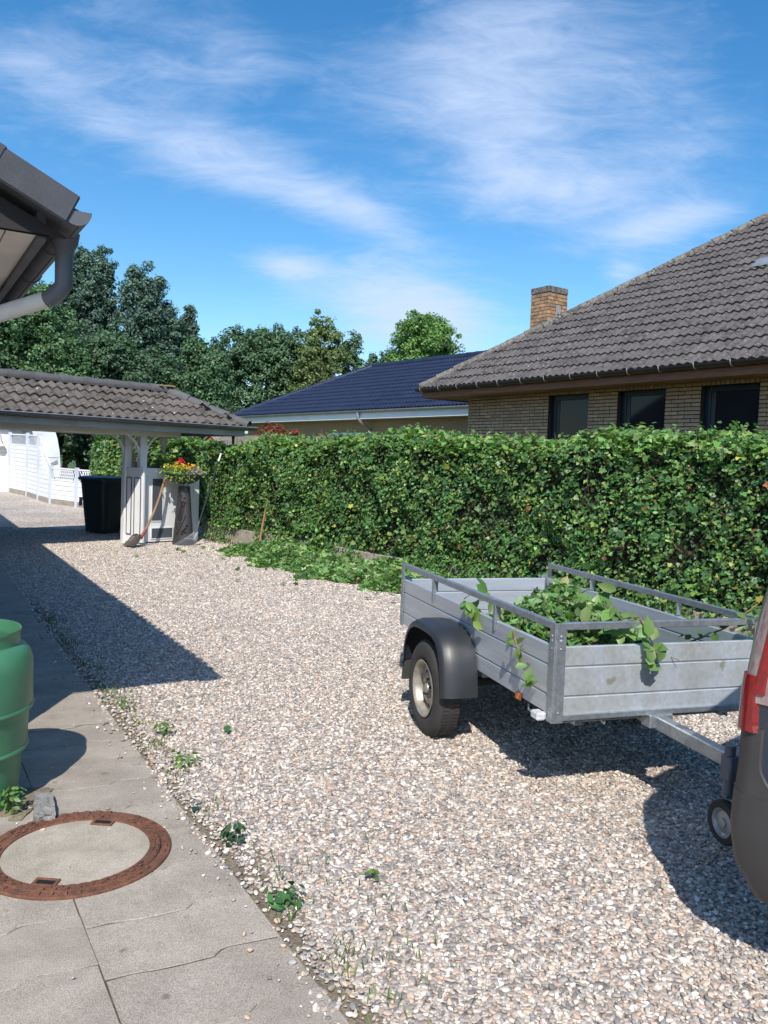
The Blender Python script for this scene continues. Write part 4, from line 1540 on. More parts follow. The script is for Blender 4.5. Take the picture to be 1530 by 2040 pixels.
for j in range(4):
    d = j * .335 - .02
    for i in range(8):
        link('roof_tile', ctm, cp, (CX0 + 2.6 + i * .30 - (0 if i < 5 else 9), 2 * CD - d * ct2, ZEV + .004 + d * st2), (TH2, 0, PI)) if CX0 + 2.6 + i * .30 < CX1 - (d + .15) * hip_slope and i < 5 else None
hr = math.atan2(st2, ct2)
for j in range(3):      # tiles of the hipped end
    d = j * .335
    half = CD * (1 - d * ct2 / CD / (.95 / CD) * 1.0 * (.95 / CD) / 1) * .9
    for i in range(-4, 5):
        y = CD + i * .30
        if abs(i * .30) > CD - (d + .1) / .95 * CD * .9 - .1:
            continue
        link('roof_tile', ctm, cp, (CX1 - d * .85, y, ZEV + .004 + d * math.sin(math.atan2(ZRG - ZEV, .95)) * .93), (math.atan2(ZRG - ZEV, .95), 0, R(90)))


def ridge_mesh(name, mat, L=.40, r0=.118, r1=.094, h=.9):
    m_ = MB()
    rows = []
    for x, r in ((0, r0), (L + .03, r1)):
        rows.append([(x, r * math.cos(a), h * r * math.sin(a)) for a in np.linspace(-.12 * PI, 1.12 * PI, 13)])
    ins_ = [[(x, y * .86, z * .86) for x, y, z in rows[0]]]
    m_.grid(ins_ + rows)
    return m_.mesh(name, mat, True)


rm = ridge_mesh('ridge_tile', 'canopy_ridge')
for i in range(10):
    link('ridge_tile', rm, cp, (CX1 - .95 - (i + 1) * .40 + .05, CD, ZRG + .035), (0, R(-1.2), 0))
hv = Vector((-.95, CD, ZRG - ZEV))
for k, (yy, sg) in enumerate(((0, 1), (2 * CD, -1))):
    hvv = Vector((-.95, sg * CD, ZRG - ZEV))
    Lh = hvv.length
    q = hvv.to_track_quat('X', 'Z').to_euler()
    for i in range(4):
        p = Vector((CX1, yy, ZEV + .03)) + hvv * (i * .395 / Lh)
        o = link('hip_tile', rm, cp, tuple(p), q)
m_ = MB()      # moss lump where the hip meets the ridge
for i in range(26):
    a = rnd.uniform(0, 2 * PI)
    r_ = rnd.uniform(0, .12)
    m_.lathe([(.03, 0), (.024, .018), (.001, .03)], 7, (CX1 - 1.0 + r_ * math.cos(a) * 1.4, CD - .06 + r_ * math.sin(a) * .8, ZRG + .10))
m_.build('moss', 'twig', cp, True, kind='stuff')
m_ = MB()
extr_x(m_, gutter_prof(-.045, ZEV + .012, .06), CX0, CX1 + .12)
m_.build('gutter', 'zinc_dark', cp, True)
m_ = MB().tube([(CX0, -.107, ZEV + .012), (CX1 + .12, -.107, ZEV + .012)], .008, 6)
m_.build('gutter_bead', 'zinc', cp)
m_ = MB().box(CX0, CX1 - .06, .02, .045, ZEV - .15, ZEV - .045, .003)
m_.build('fascia', 'fascia_grey', cp)
m_ = MB().box(CX0, CX1 - .06, 2 * CD - .045, 2 * CD - .02, ZEV - .15, ZEV - .045, .003)
m_.build('fascia', 'fascia_grey', cp)
m_ = MB().box(CX0, CX1 - 1.0, CD - .63, CD - .53, ZEV - .22, ZEV - .08, .006)
m_.build('beam', 'white_paint', cp)
m_ = MB().box(CX0, CX1 - 1.0, CD + .03, CD + .14, ZEV - .22, ZEV - .08, .006)
m_.build('beam', 'white_paint', cp)
m_ = MB().box(CX1 - .085, CX1 - .06, .046, 2 * CD - .046, ZEV - .15, ZEV - .045, .003)
m_.build('fascia', 'fascia_grey', cp)
m_ = MB().box(CX0 + .05, CX1 - .09, .047, 2 * CD - .045, ZEV - .075, ZEV - .055)
m_.build('ceiling', 'timber_shade', cp)


def gl(Y):
    return tz(Y)


def cpw(x, y):
    return A0.y + E1.y * x + E1.x * y


for x, y, w_ in ((2.51, .62, .062), (2.385, .93, .062), (-.7, .62, .062)):
    m_ = MB().box(x - w_, x + w_, y - w_, y + w_, tz(cpw(x, y)) - .05, ZEV - .08, .006)
    po = m_.build('post', 'white_paint', cp)
    for sg in (-1, 1):
        m_ = MB()
        pts = []
        for k in range(7):
            a = k / 6 * PI / 2
            pts.append((x + sg * (w_ + .34 * (1 - math.cos(a))), y, ZEV - .62 + .42 * math.sin(a)))
        rows = [[(px_ - .0, py_ - .025, pz_), (px_, py_ + .025, pz_), (px_ - sg * .03, py_ + .025, pz_ + .02), (px_ - sg * .03, py_ - .025, pz_ + .02)] for px_, py_, pz_ in pts]
        m_.grid(rows, close=True)
        m_.build('brace', 'white_paint', po)
# corner bracket hanging at the hip end, thin chain
m_ = MB()
m_.tube([(CX1 - .15, .25, ZEV - .06), (CX1 - .15, .25, ZEV - .30), (CX1 - .11, .25, ZEV - .36), (CX1 - .15, .25, ZEV - .42)], [.035, .02, .03, .01], 8)
m_.build('hanging_bracket', 'steel_dark', cp, True)

# gate leaves
def gate_leaf(name, label, x, y, rz, W, panels):
    Yg = cpw(x, y)
    w = A0 + E1 * x + Vector((-E1.y, E1.x, 0)) * y
    g = thing(name, label, 'gate', (w.x, w.y, tz(w.y) + .03), math.atan2(E1.y, E1.x) + rz)
    m_ = MB()
    m_.box(0, W, -.022, .022, 0, 1.26, .006)
    m_.build('leaf_frame', 'white_paint', g)
    for x0, x1, z0, z1, fill in panels:
        m_ = MB()
        m_.box(x0, x1, -.028, -.0225, z0, z1, .002)
        pn = m_.build('panel', 'grey_panel' if fill else 'white_paint', g)
        m_ = MB()
        t = .014
        for a, b, c_, d_ in ((x0 - t, x1 + t, z0 - t, z0), (x0 - t, x1 + t, z1, z1 + t), (x0 - t, x0, z0, z1), (x1, x1 + t, z0, z1)):
            m_.box(a, b, -.033, -.0225, c_, d_)
        m_.build('moulding', 'white_paint' if fill else 'grey_panel', pn)
    return g


g1 = gate_leaf('gate_leaf', 'closed white gate leaf with dark grey panels behind the flower bowl', 2.585, .62, R(4), 1.00, [(.11, .31, .36, 1.08, True), (.11, .52, .06, .23, True)])
m_ = MB().lathe([(.001, 1.33), (.05, 1.325), (.075, 1.30), (.06, 1.275), (.04, 1.265), (.04, 1.25)], 14, (.985, 0, 0))
m_.build('post_cap', 'white_paint', g1, True)
m_ = MB().box(.93, 1.04, -.045, .045, -.03, 1.25, .005)
m_.build('gate_post', 'white_paint', g1)
g2 = gate_leaf('gate_leaf', 'open white gate leaf with outlined panels standing beside the wheelie bin', 2.36, .90, R(-76), .46, [(.07, .17, .14, 1.08, False), (.26, .40, .14, 1.08, False)])

# hanging lamp under the canopy
w = A0 + E1 * 3.15 + Vector((-E1.y, E1.x, 0)) * 1.1
pl = thing('hanging_lamp', 'white tapered lamp hanging under the tiled canopy', 'lamp', (w.x, w.y, 0))
m_ = MB().tube([(0, 0, ZEV - .08), (0, 0, ZEV - .16)], .06, 14)
m_.build('stem', 'lamp_white', pl, True)
m_ = MB().lathe([(.06, ZEV - .15), (.075, ZEV - .17), (.075, ZEV - .28), (.05, ZEV - .37), (.045, ZEV - .38), (.058, ZEV - .40), (.03, ZEV - .43), (.035, ZEV - .46), (.001, ZEV - .49)], 18)
m_.build('shade', 'lamp_white', pl, True)

# ================================================================== things at the gate
# steel welcome column with a flower bowl
PX, PY = -3.41, 13.93
pz = tz(PY)
pc = thing('flower_column', 'dark steel welcome column carrying a bowl of flowers in front of the white gate', 'planter', (PX, PY, pz), R(-8))
m_ = MB()
rows = []
for z in np.linspace(0, 1.0, 6):
    hw = .185 - .085 * (z / 1.0) ** .9
    rows.append([(hw * math.cos(a) * 1.0, hw * .8 * math.sin(a), z) for a in np.linspace(0, 2 * PI, 33)[:-1]])
m_.grid(rows, close=True)
m_.add(rows[0], [tuple(range(32))])
m_.add(rows[-1], [tuple(range(32))])
colm = m_.build('column', 'pillar_steel', pc, True)
m_ = MB()
for a in (0, 2.1, 4.2):
    m_.tube([(.07 * math.cos(a), .055 * math.sin(a), .99), (.07 * math.cos(a), .055 * math.sin(a), 1.06)], .012, 8)
m_.build('bowl_support', 'zinc', pc)
m_ = MB().lathe([(.001, 1.035), (.10, 1.04), (.19, 1.075), (.26, 1.13), (.305, 1.19), (.315, 1.195), (.315, 1.205), (.30, 1.20), (.25, 1.145), (.12, 1.08), (.001, 1.08)], 40)
m_.build('bowl', 'pillar_steel', pc, True)


def colsurf(x, z, off=.003):
    hw = .185 - .085 * (max(z, 0) / 1.0) ** .9
    t = max(-1, min(1, x / hw))
    return (x, -hw * .8 * math.sqrt(1 - t * t) - off, z)


cu = bpy.data.curves.new('lettering', 'FONT')
cu.body = 'Willkommen'
cu.size = .145
cu.offset = .0035
tmpo = bpy.data.objects.new('lettering', cu)
COL.objects.link(tmpo)
bpy.context.view_layer.update()
tme = bpy.data.meshes.new_from_object(tmpo.evaluated_get(bpy.context.evaluated_depsgraph_get()))
bpy.data.objects.remove(tmpo)
xs_ = [v.co.x for v in tme.vertices]
Wt = max(xs_)
for v in tme.vertices:
    t = v.co.x / Wt
    bx_ = -.115 + .10 * math.sin(t * 1.35) / math.sin(1.35)
    bz_ = .235 + .50 * t
    tx, tz_ = .10 * 1.35 * math.cos(t * 1.35) / math.sin(1.35), .50
    q = math.hypot(tx, tz_)
    nx_, nz_ = -tz_ / q, tx / q
    p = colsurf(bx_ + nx_ * v.co.y * 1.1 + .075, bz_ + nz_ * v.co.y * 1.1, .004)
    v.co = p
tme.materials.clear()
tme.materials.append(MATS['slot_dark'])
link('lettering', tme, pc)  # flat near-black letters stand for the shade in cut-out holes
m_ = MB()      # stalk, leaves and flower: near-black faces stand for dark cut-outs
pts = [colsurf(-.075 + .15 * math.sin(t * 1.35), .17 + .34 * t, .004) for t in np.linspace(0, 1, 8)]
for k in range(7):
    a, b = Vector(pts[k]), Vector(pts[k + 1])
    s_ = (b - a).cross(Vector((0, 1, 0))).normalized() * .007
    m_.add([a - s_, a + s_, b + s_, b - s_], [(0, 1, 2, 3)])
for cx, cz, ang, ln in ((.045, .235, .3, .075), (.075, .275, .6, .075), (.03, .19, -.2, .06), (.10, .33, 1.0, .065), (.085, .215, .2, .06), (.05, .80, .6, .05), (-.03, .76, 2.3, .05), (-.02, .84, 1.6, .045), (.02, .74, -.6, .045), (.06, .72, .1, .04), (-.06, .82, 2.9, .04)):
    d_ = Vector((math.cos(ang), math.sin(ang)))
    nrm = Vector((-d_.y, d_.x))
    poly = [Vector((cx, cz)) + d_ * (ln * a) + nrm * (ln * .26 * b) for a, b in ((-.5, 0), (-.2, -.9), (.15, -.8), (.5, 0), (.15, .8), (-.2, .9))]
    m_.add([colsurf(p.x, p.y, .005) for p in poly], [tuple(range(6))])
m_.build('dark_flower_faces', 'slot_dark', pc)
# planting
sets = []


def blob(n, c, r, kind, size, base, up=.6):
    P = np.array(c)[None] + RNG.normal(size=(n, 3)) * np.array(r)[None] * .5
    sets.append((kind, P, np.array((0, -.5, up))[None] + RNG.normal(size=(n, 3)) * .6, RNG.uniform(size[0], size[1], n), cols(base, n, .2, .1)))


blob(260, (-.22, -.02, 1.27), (.16, .2, .13), 'ovate', (.03, .07), (.24, .34, .08))
blob(300, (.0, -.12, 1.21), (.30, .2, .14), 'ovate', (.03, .07), (.20, .34, .06))
blob(60, (.0, -.27, 1.14), (.16, .07, .09), 'ovate', (.03, .06), (.22, .36, .07))
fol = link('leaves', leaf_cloud(sets, 'leaves', 'leaf'), pc, kind='stuff')
sets = []
blob(130, (.0, -.06, 1.33), (.26, .16, .05), 'quad', (.03, .055), (.78, .42, .015))
link('yellow_flowers', leaf_cloud(sets, 'yellow_flowers', 'leaf'), pc, kind='stuff')
sets = []
blob(60, (-.04, -.06, 1.43), (.05, .05, .04), 'quad', (.03, .05), (.75, .03, .04))
blob(8, (-.20, -.2, 1.06), (.04, .03, .03), 'quad', (.03, .05), (.5, .08, .10))
link('red_flower', leaf_cloud(sets, 'red_flower', 'leaf'), pc)
sets = []
blob(150, (.22, -.04, 1.24), (.12, .16, .05), 'quad', (.02, .04), (.34, .26, .42))
link('violet_flowers', leaf_cloud(sets, 'violet_flowers', 'leaf'), pc, kind='stuff')

# shovel leaning on the gate
sb = Vector((-4.05, 13.38, tz(13.38) + .01))
st_ = Vector((-3.74, 13.98, 1.40))
sh = thing('shovel', 'shovel with a long curved wooden handle leaning on the white gate', 'shovel', tuple(sb))
v_ = st_ - sb
d_ = v_.normalized()
m_ = MB()
pts = [v_ * t + Vector((.05, 0, -.03)) * math.sin(t * PI) for t in np.linspace(.22, 1, 9)]
m_.tube(pts, .020, 10)
m_.build('handle', 'handle_wood', sh, True)
m_ = MB().tube([v_ * .12 + Vector((.02, 0, -.01)), v_ * .25 + Vector((.04, 0, -.02))], [.028, .024], 10)
m_.build('socket', 'red_paint', sh, True)
side = d_.cross(Vector((0, 0, 1))).normalized()
nb = side.cross(d_)
m_ = MB()
rows = []
for t, hw in ((-.10, .10), (-.04, .125), (.08, .13), (.18, .115), (.22, .04)):
    base = v_.normalized() * t + Vector((-.10 * (1 - t * 3), -.05 * (1 - t * 3), 0)) * .6
    base.z = max(base.z, 0.012 + .02 * max(t, 0))
    rows.append([tuple(base + side * hw * q + nb * (.03 * q * q)) for q in (-1, -.5, 0, .5, 1)] + [tuple(base + side * hw * q + nb * (.03 * q * q) + Vector((0, 0, .006))) for q in (1, .5, 0, -.5, -1)])
m_.grid(rows, close=True)
m_.add(rows[0], [tuple(range(10))])
m_.add(rows[-1], [tuple(range(10))])
m_.build('blade', 'shovel_steel', sh)

# wire leaf rake
rb = Vector((-3.22, 13.74, tz(13.74)))
rt = Vector((-2.86, 14.15, 1.74))
rk = thing('leaf_rake', 'wire leaf rake with a thin dark handle leaning on the end of the hedge', 'rake', tuple(rb))
v_ = rt - rb
m_ = MB().tube([v_ * .17, v_ * .6, v_], .013, 8)
m_.build('handle', 'plastic_black', rk, True)
m_ = MB().tube([v_ * .95, v_ * 1.04], .016, 8)
m_.build('handle_grip', 'lamp_white', rk, True)
m_ = MB().tube([v_ * .14, v_ * .28], [.022, .016], 8)
m_.build('socket', 'zinc_dark', rk, True)
sd = Vector((.96, -.25, 0)).normalized()
for k in range(13):
    q = (k - 6) / 6
    m_ = MB()
    top = v_ * .16 + sd * .03 * q
    mid = v_ * .07 + sd * .13 * q + Vector((-.05, -.05, 0))
    tip = sd * .21 * q + Vector((-.10, -.11, .02))
    m_.tube([top, mid, tip, tip + Vector((.01, .015, -.02))], .0028, 5)
    m_.build('tine', 'zinc', rk)
m_ = MB().tube([v_ * .085 - sd * .11 + Vector((-.045, -.045, 0)), v_ * .085 + sd * .11 + Vector((-.045, -.045, 0))], .005, 5)
m_.build('brace_bar', 'zinc', rk)

# wooden handle stuck in the clippings
hp = thing('fork_handle', 'bent wooden tool handle standing in the clippings against the hedge', 'tool', (-2.02, 13.28, tz(13.28)))
m_ = MB().tube([(0, 0, .02), (.03, .03, .30), (.06, .06, .52), (.115, .10, .86)], [.018, .019, .019, .017], 10)
m_.build('handle', 'handle_wood', hp, True)
m_ = MB()
for q in (-.09, -.03, .03, .09):
    m_.tube([(0, 0, .12), (q, -.03, .06), (q * 1.2, -.16, .02)], .006, 6)
m_.build('fork_head', 'shovel_steel', hp, True)

# wheelie bin
wb = thing('wheelie_bin', 'dark green wheelie bin with a bluish lid standing behind the open gate leaf', 'bin', (-5.22, 15.2, tz(15.2)), R(-24))
wb.scale = (.88, .92, 1.0)
m_ = MB()
rows = []
for z, hx, hy in ((.03, .27, .26), (.10, .275, .27), (.55, .315, .315), (.92, .345, .345), (.94, .36, .36), (.98, .36, .36)):
    pr = []
    for k in range(24):
        a = 2 * PI * k / 24 + PI / 24
        c_, s_ = math.cos(a), math.sin(a)
        pr.append((hx * math.copysign(abs(c_) ** .35, c_), hy * math.copysign(abs(s_) ** .35, s_), z))
    rows.append(pr)
m_.grid(rows, close=True)
m_.add(rows[0], [tuple(range(24))])
m_.add(rows[-1], [tuple(range(24))])
m_.build('body', 'bin_green', wb, True)
m_ = MB()
rows = []
for z, hx, hy in ((.982, .375, .39), (1.01, .385, .40), (1.03, .375, .39), (1.055, .30, .31), (1.06, .2, .2)):
    pr = []
    for k in range(24):
        a = 2 * PI * k / 24 + PI / 24
        c_, s_ = math.cos(a), math.sin(a)
        pr.append((hx * math.copysign(abs(c_) ** .35, c_), hy * math.copysign(abs(s_) ** .35, s_) - .01, z))
    rows.append(pr)
m_.grid(rows, close=True)
m_.add(rows[0], [tuple(range(24))])
m_.add(rows[-1], [tuple(range(24))])
ldo = m_.build('lid', 'bin_lid', wb, True)
for sx in (-1, 1):
    m_ = MB().lathe([(.001, -.03), (.09, -.03), (.10, 0), (.09, .03), (.001, .03)], 20, (sx * .30, .30, .10), 'x')
    m_.build('wheel', 'rubber', wb, True)
m_ = MB().tube([(-.3, .40, .97), (-.3, .45, .99), (.3, .45, .99), (.3, .40, .97)], .015, 8)
m_.build('handle', 'bin_green', wb, True)
m_ = MB().box(-.33, -.24, -.334, -.326, .50, .66, .002, M=rotm('X', R(-4), (0, -.33, .58)))
m_.build('sticker', 'grey_paint', wb)

# ---- white plank fence beyond the gateway
FP = [(-11.15, 24.35), (-10.10, 23.15), (-9.27, 21.95), (-8.56, 21.0), (-7.63, 20.3), (-6.95, 19.9)]
fn = thing('plank_fence', 'white plastic plank fence with lattice top, stepping down behind the wheelie bin', 'fence', (0, 0, 0))
TOPS = [1.77, 1.77, 1.77, .98, .96, .96]
for i, (x, y) in enumerate(FP):
    m_ = MB().box(-.045, .045, -.045, .045, 0, TOPS[i] + .03, .006)
    m_.build('post', 'pvc_post', fn, loc=(x, y, tz(y) - .02), rot=(0, 0, R(-52)))
for i in range(5):
    a, b = Vector((*FP[i], 0)), Vector((*FP[i + 1], 0))
    L = (b - a).length
    tall = i < 2
    ang = math.atan2(b.y - a.y, b.x - a.x)
    za = tz(a.y)
    slope = (tz(b.y) - tz(a.y)) / L
    zlat = 1.42 if i < 3 else .62
    pn = None
    nb_ = int((zlat - .14) / .115)
    for k in range(nb_):
        m_ = MB()
        z0 = .14 + k * (zlat - .14) / nb_
        z1 = .14 + (k + 1) * (zlat - .14) / nb_
        if i == 2 and z0 > .70:
            L2 = L * (1 - (z0 - .62) / .95)
            if L2 < .1:
                continue
        else:
            L2 = L
        m_.box(.045, L2 - (.045 if L2 == L else 0), -.016, .016, z0 + .004, z1 - .004, .006)
        m_.build('plank', 'white_pvc', fn, loc=(a.x, a.y, za - .02), rot=(0, math.atan(-slope), ang))
    m_ = MB()
    lh = .30
    if i != 2:
        for z0 in (zlat + .005, zlat + lh):
            m_.box(.045, L - .045, -.018, .018, z0, z0 + .035, .003)
        nst = int(L / (.095 if tall else .085))
        for k in range(-3, nst + 1):
            for sg in ((1,) if tall else (1, -1)):
                x0 = k * L / nst
                x1 = x0 + sg * .17
                if min(x0, x1) < .04 or max(x0, x1) > L - .04:
                    continue
                v0, v1 = Vector((x0, 0, zlat + .02)), Vector((x1, 0, zlat + lh + .01))
                t = (v1 - v0).normalized()
                nn = Vector((-t.z, 0, t.x)) * .011
                yo = .006 * sg
                m_.add([v0 - nn + Vector((0, yo - .005, 0)), v0 + nn + Vector((0, yo - .005, 0)), v1 + nn + Vector((0, yo - .005, 0)), v1 - nn + Vector((0, yo - .005, 0)),
                        v0 - nn + Vector((0, yo + .005, 0)), v0 + nn + Vector((0, yo + .005, 0)), v1 + nn + Vector((0, yo + .005, 0)), v1 - nn + Vector((0, yo + .005, 0))],
                       [(0, 1, 2, 3), (7, 6, 5, 4), (0, 4, 5, 1), (1, 5, 6, 2), (2, 6, 7, 3), (3, 7, 4, 0)])
    else:
        for off_ in (0, -.30):
            v0, v1 = Vector((.05, 0, 1.74 + off_)), Vector((L - .05, 0, .95 + off_))
            m_.tube([v0, v1], .022, 6)
        for k in range(9):
            t = (k + .5) / 9
            x0 = .05 + (L - .1) * t
            zt_ = 1.74 + (.95 - 1.74) * t
            m_.tube([(x0 - .02, 0, zt_), (x0 + .02, 0, zt_ - .30)], .010, 4)
    m_.build('lattice', 'white_pvc', fn, loc=(a.x, a.y, za - .02), rot=(0, math.atan(-slope), ang))
    m_ = MB().box(.05, L - .05, -.03, .03, -.12, .135, .01)
    m_.build('gravel_board', 'wall_concrete', fn, loc=(a.x, a.y, za - .02), rot=(0, math.atan(-slope), ang))

# ---- white outbuilding with a wall lamp at the far end
wbld = thing('white_outbuilding', 'white rendered outbuilding with a dark flat roof edge beyond the gateway', 'building', (-11.25, 24.5, tz(24.5)), R(12))
m_ = MB().box(-7, 0, 0, 5, -.2, 1.93, .01)
m_.build('wall', 'white_wall', wbld)
for k in range(18):
    m_ = MB().box(-7.01, .012, -.012, .0, -.02 + k * .108, .080 + k * .108, .006)
    m_.build('cladding_board', 'white_wall', wbld)
m_ = MB().box(-7.2, .22, -.22, 5.2, 1.93, 2.03, .01)
m_.build('roof_edge', 'verge', wbld)
wlm = thing('wall_lamp', 'white bell shaped lamp on the white outbuilding wall', 'lamp', (-11.45, 24.32, 1.95), R(12))
m_ = MB().lathe([(.03, .16), (.045, .12), (.06, .04), (.10, -.06), (.15, -.10), (.15, -.115), (.001, -.09)], 20)
m_.build('shade', 'lamp_white', wlm, True)
m_ = MB().tube([(0, .0, .15), (0, .02, .22), (0, .13, .22)], .015, 6)
m_.build('arm', 'lamp_white', wlm, True)

# ---- white camper behind the fence
cv = thing('camper_van', 'white camper van with a black mirror arm parked behind the white fence', 'camper van', (-10.62, 26.8, tz(27)), R(24))
prf = [(-6, .35), (-.05, .35), (0, .45), (.0, .75), (-.03, 1.2), (-.10, 1.6), (-.22, 2.02), (-.34, 2.3), (-.55, 2.42), (-6, 2.45)]
m_ = MB().prism(prf, 0, 2.2, M=Matrix(((1, 0, 0, 0), (0, 0, 1, 0), (0, 1, 0, 0), (0, 0, 0, 1))))
m_.build('body', 'camper_white', cv)
m_ = MB()
m_.tube([(-.95, -.06, .60), (-.98, -.22, 1.05), (-.90, -.30, 1.12), (-.62, -.30, 1.12), (-.45, -.22, 1.0), (-.30, -.06, .55)], .022, 8)
m_.build('mirror_arm', 'plastic_black', cv, True)
m_ = MB().prism([(-.45, .68), (-.08, .80), (-.10, .93), (-.20, .86), (-.45, .72)], -.02, .0, M=Matrix(((1, 0, 0, 0), (0, 0, 1, 0), (0, 1, 0, 0), (0, 0, 0, 1))))
m_.build('head_lamp', 'grey_paint', cv)
m_ = MB().box(-6, -.06, -.008, 0, .985, 1.0)
m_.build('trim_line', 'grey_paint', cv)
for xq in (-.9, -4.6):
    m_ = MB().lathe([(.001, -.02), (.2, -.02), (.33, .02), (.33, .2)], 28, (xq, .05, .33), 'y')
    m_.build('wheel', 'rubber', cv, True)
m_ = MB()
for k in range(6):
    m_.box(-3.3 + k * .42, -3.22 + k * .42, -.008, 0, 1.98, 2.03)
m_.build('vent', 'grey_paint', cv)


# ================================================================== brick house behind the hedge
BU = Vector((0.5736, -0.8192, 0))
WC = Vector((1.744, 17.88, 0))
bh = thing('brick_house', 'yellow brick bungalow with a lichen covered grey tiled hip roof behind the hedge', 'house', tuple(WC), math.atan2(BU.y, BU.x))
BM = Matrix.Translation(WC) @ Matrix.Rotation(math.atan2(BU.y, BU.x), 4, 'Z')
SOF = 3.225
m_ = MB()
WINS = [(2.37, 3.36), (4.03, 5.02), (5.69, 6.68), (8.2, 9.6)]
xs_ = [0.012] + [q for w_ in WINS for q in w_] + [14]
for i in range(0, len(xs_), 2):
    m_.box(xs_[i], xs_[i + 1], .012, .30, .3, SOF)
for a, b in WINS:
    m_.box(a, b, .012, .30, .3, 1.75)
    m_.box(a, b, .012, .30, 3.152, SOF)
m_.box(.012, 14, .30, .34, .3, 1.75)
m_.box(.012, .3, .34, 10, .3, SOF)
m_.box(13.7, 14, .34, 10, .3, SOF)
m_.box(.3, 13.7, 9.7, 10, .3, SOF)
wl_ = m_.build('wall', 'mortar', bh)
# bricks, one by one where they show
CP, BL = .0645, .250
bmesh_cache = {}


def brick_me(L, h, d, mat, nm='brick'):
    k = (round(L, 3), round(h, 3), round(d, 3), mat)
    if k not in bmesh_cache:
        bmesh_cache[k] = MB().box(0, L, 0, d, 0, h, .003).mesh(nm, mat)
    return bmesh_cache[k]


rest = MB()
cnt = 0
nrow = int((SOF - .35) / CP)
for r_ in range(nrow):
    z = SOF - .002 - (r_ + 1) * CP
    seg = []
    if z + CP > 3.155:
        seg = [(0, 14)] if z > 3.16 else [(0, 2.37), (3.36, 4.03), (5.02, 5.69), (6.68, 8.2), (9.6, 14)]
    elif z > 1.74:
        seg = [(0, 2.37), (3.36, 4.03), (5.02, 5.69), (6.68, 8.2), (9.6, 14)]
    else:
        seg = [(0, 14)]
    for a, b in seg:
        x = a
        first = True
        while x < b - .02:
            if first and a == 0:
                L = BL / 2 if r_ % 2 else BL
            elif first:
                L = BL if r_ % 2 else BL * .5
            else:
                L = BL if rnd.random() < .86 else BL * .5
            if b - (x + L) < .06:
                L = b - x
            first = False
            Lb = L - .013
            wpt = BM @ Vector((x, 0, z))
            if z > 2.12 and x < 7.1 and cnt < 300:
                link('brick', brick_me(Lb, CP - .014, .016, 'brick'), wl_, (x, rnd.uniform(-.002, .001), z))
                cnt += 1
            else:
                rest.box(x, x + Lb, 0, .016, z, z + CP - .014)
            x += L
rest.build('bricks', 'brick', wl_, kind='stuff')
for a, b in WINS[:3]:                    # soldier course over each window
    n_ = int((b - a) / .077)
    for k in range(n_):
        link('lintel_brick', brick_me(.067, .062, .018, 'brick', 'lintel_brick'), wl_, (a + k * (b - a) / n_ + .004, -.004, 3.157))
for i, (a, b) in enumerate(WINS):
    wn_ = link('window', None, bh, (a, .09, 0))
    W_ = b - a
    m_ = MB()
    for x0, x1, z0, z1 in ((0, .11, 1.75, 3.15), (W_ - .06, W_, 1.75, 3.15), (.11, W_ - .06, 3.06, 3.15), (.11, W_ - .06, 1.75, 1.84)):
        m_.box(x0, x1, 0, .06, z0, z1, .006)
    m_.build('frame', 'window_frame', wn_)
    m_ = MB().box(.11, W_ - .06, .03, .036, 1.84, 3.06)
    m_.build('pane', 'glass_dark', wn_)
    m_ = MB().box(.115, .19, .022, .029, 1.84, 3.055)
    m_.build('blind_edge', 'blind', wn_)
    m_ = MB().box(-.02, W_ + .02, -.12, .05, 1.71, 1.75, .005)
    m_.build('sill', 'slot_dark', wn_)
# eaves
OV, XL = .60, -.94
TH3 = R(36)
c3, s3 = math.cos(TH3), math.sin(TH3)
ZE3 = 3.40
XR, YD = 15.2, 10.6
HALF = (YD + OV) / 2
m_ = MB()
m_.box(XL + .05, XR - .05, -OV + .06, YD - .05, SOF, SOF + .02)
m_.build('soffit', 'wood_red', bh)
for k in range(5):
    m_ = MB().box(XL + .04, XR - .04, -OV + .07 + k * .105, -OV + .17 + k * .105, SOF - .012, SOF - .001, .003)
    m_.build('soffit_board', 'wood_red', bh)
m_ = MB().box(XL + .02, XR, -OV + .03, -OV + .06, SOF - .02, ZE3 - .01, .004)
m_.build('fascia', 'wood_red', bh)
m_ = MB().box(XL + .02, XL + .05, -OV + .06, YD, SOF - .02, ZE3 - .01, .004)
m_.build('fascia', 'wood_red', bh)
m_ = MB()
extr_x(m_, gutter_prof(-OV - .045, ZE3 + .01, .075), XL - .06, XR)
gt = m_.build('gutter', 'gutter_brown', bh, True)
for k in range(20):
    x = XL + .12 + k * .62
    m_ = MB()
    yc, zt_ = -OV - .045, ZE3 + .01
    m_.tube([(x + .01 * (k % 2), yc + .078 * math.cos(a), zt_ + .078 * math.sin(a)) for a in np.linspace(.93 * PI, 1.6 * PI, 8)], .009, 5)
    m_.build('gutter_hook', 'zinc', gt)
ZR3 = ZE3 + HALF * math.tan(TH3)
m_ = MB()
vv = [(XL, -OV, ZE3), (XR, -OV, ZE3), (XR, YD, ZE3), (XL, YD, ZE3), (XL + HALF, -OV + HALF, ZR3), (XR - HALF, -OV + HALF, ZR3)]
lo_ = [(x, y, z - .05) for x, y, z in vv]
m_.add(vv + lo_, [(0, 1, 5, 4), (1, 2, 5), (2, 3, 4, 5), (3, 0, 4), (6, 10, 11, 7), (7, 11, 8), (8, 11, 10, 9), (9, 10, 6), (0, 6, 7, 1), (1, 7, 8, 2), (2, 8, 9, 3), (3, 9, 6, 0)])
rfo = m_.build('roof', 'roof_grey', bh)
rtm = tile_mesh('roof_tile', 'roof_grey', amp=.016, th=.026)


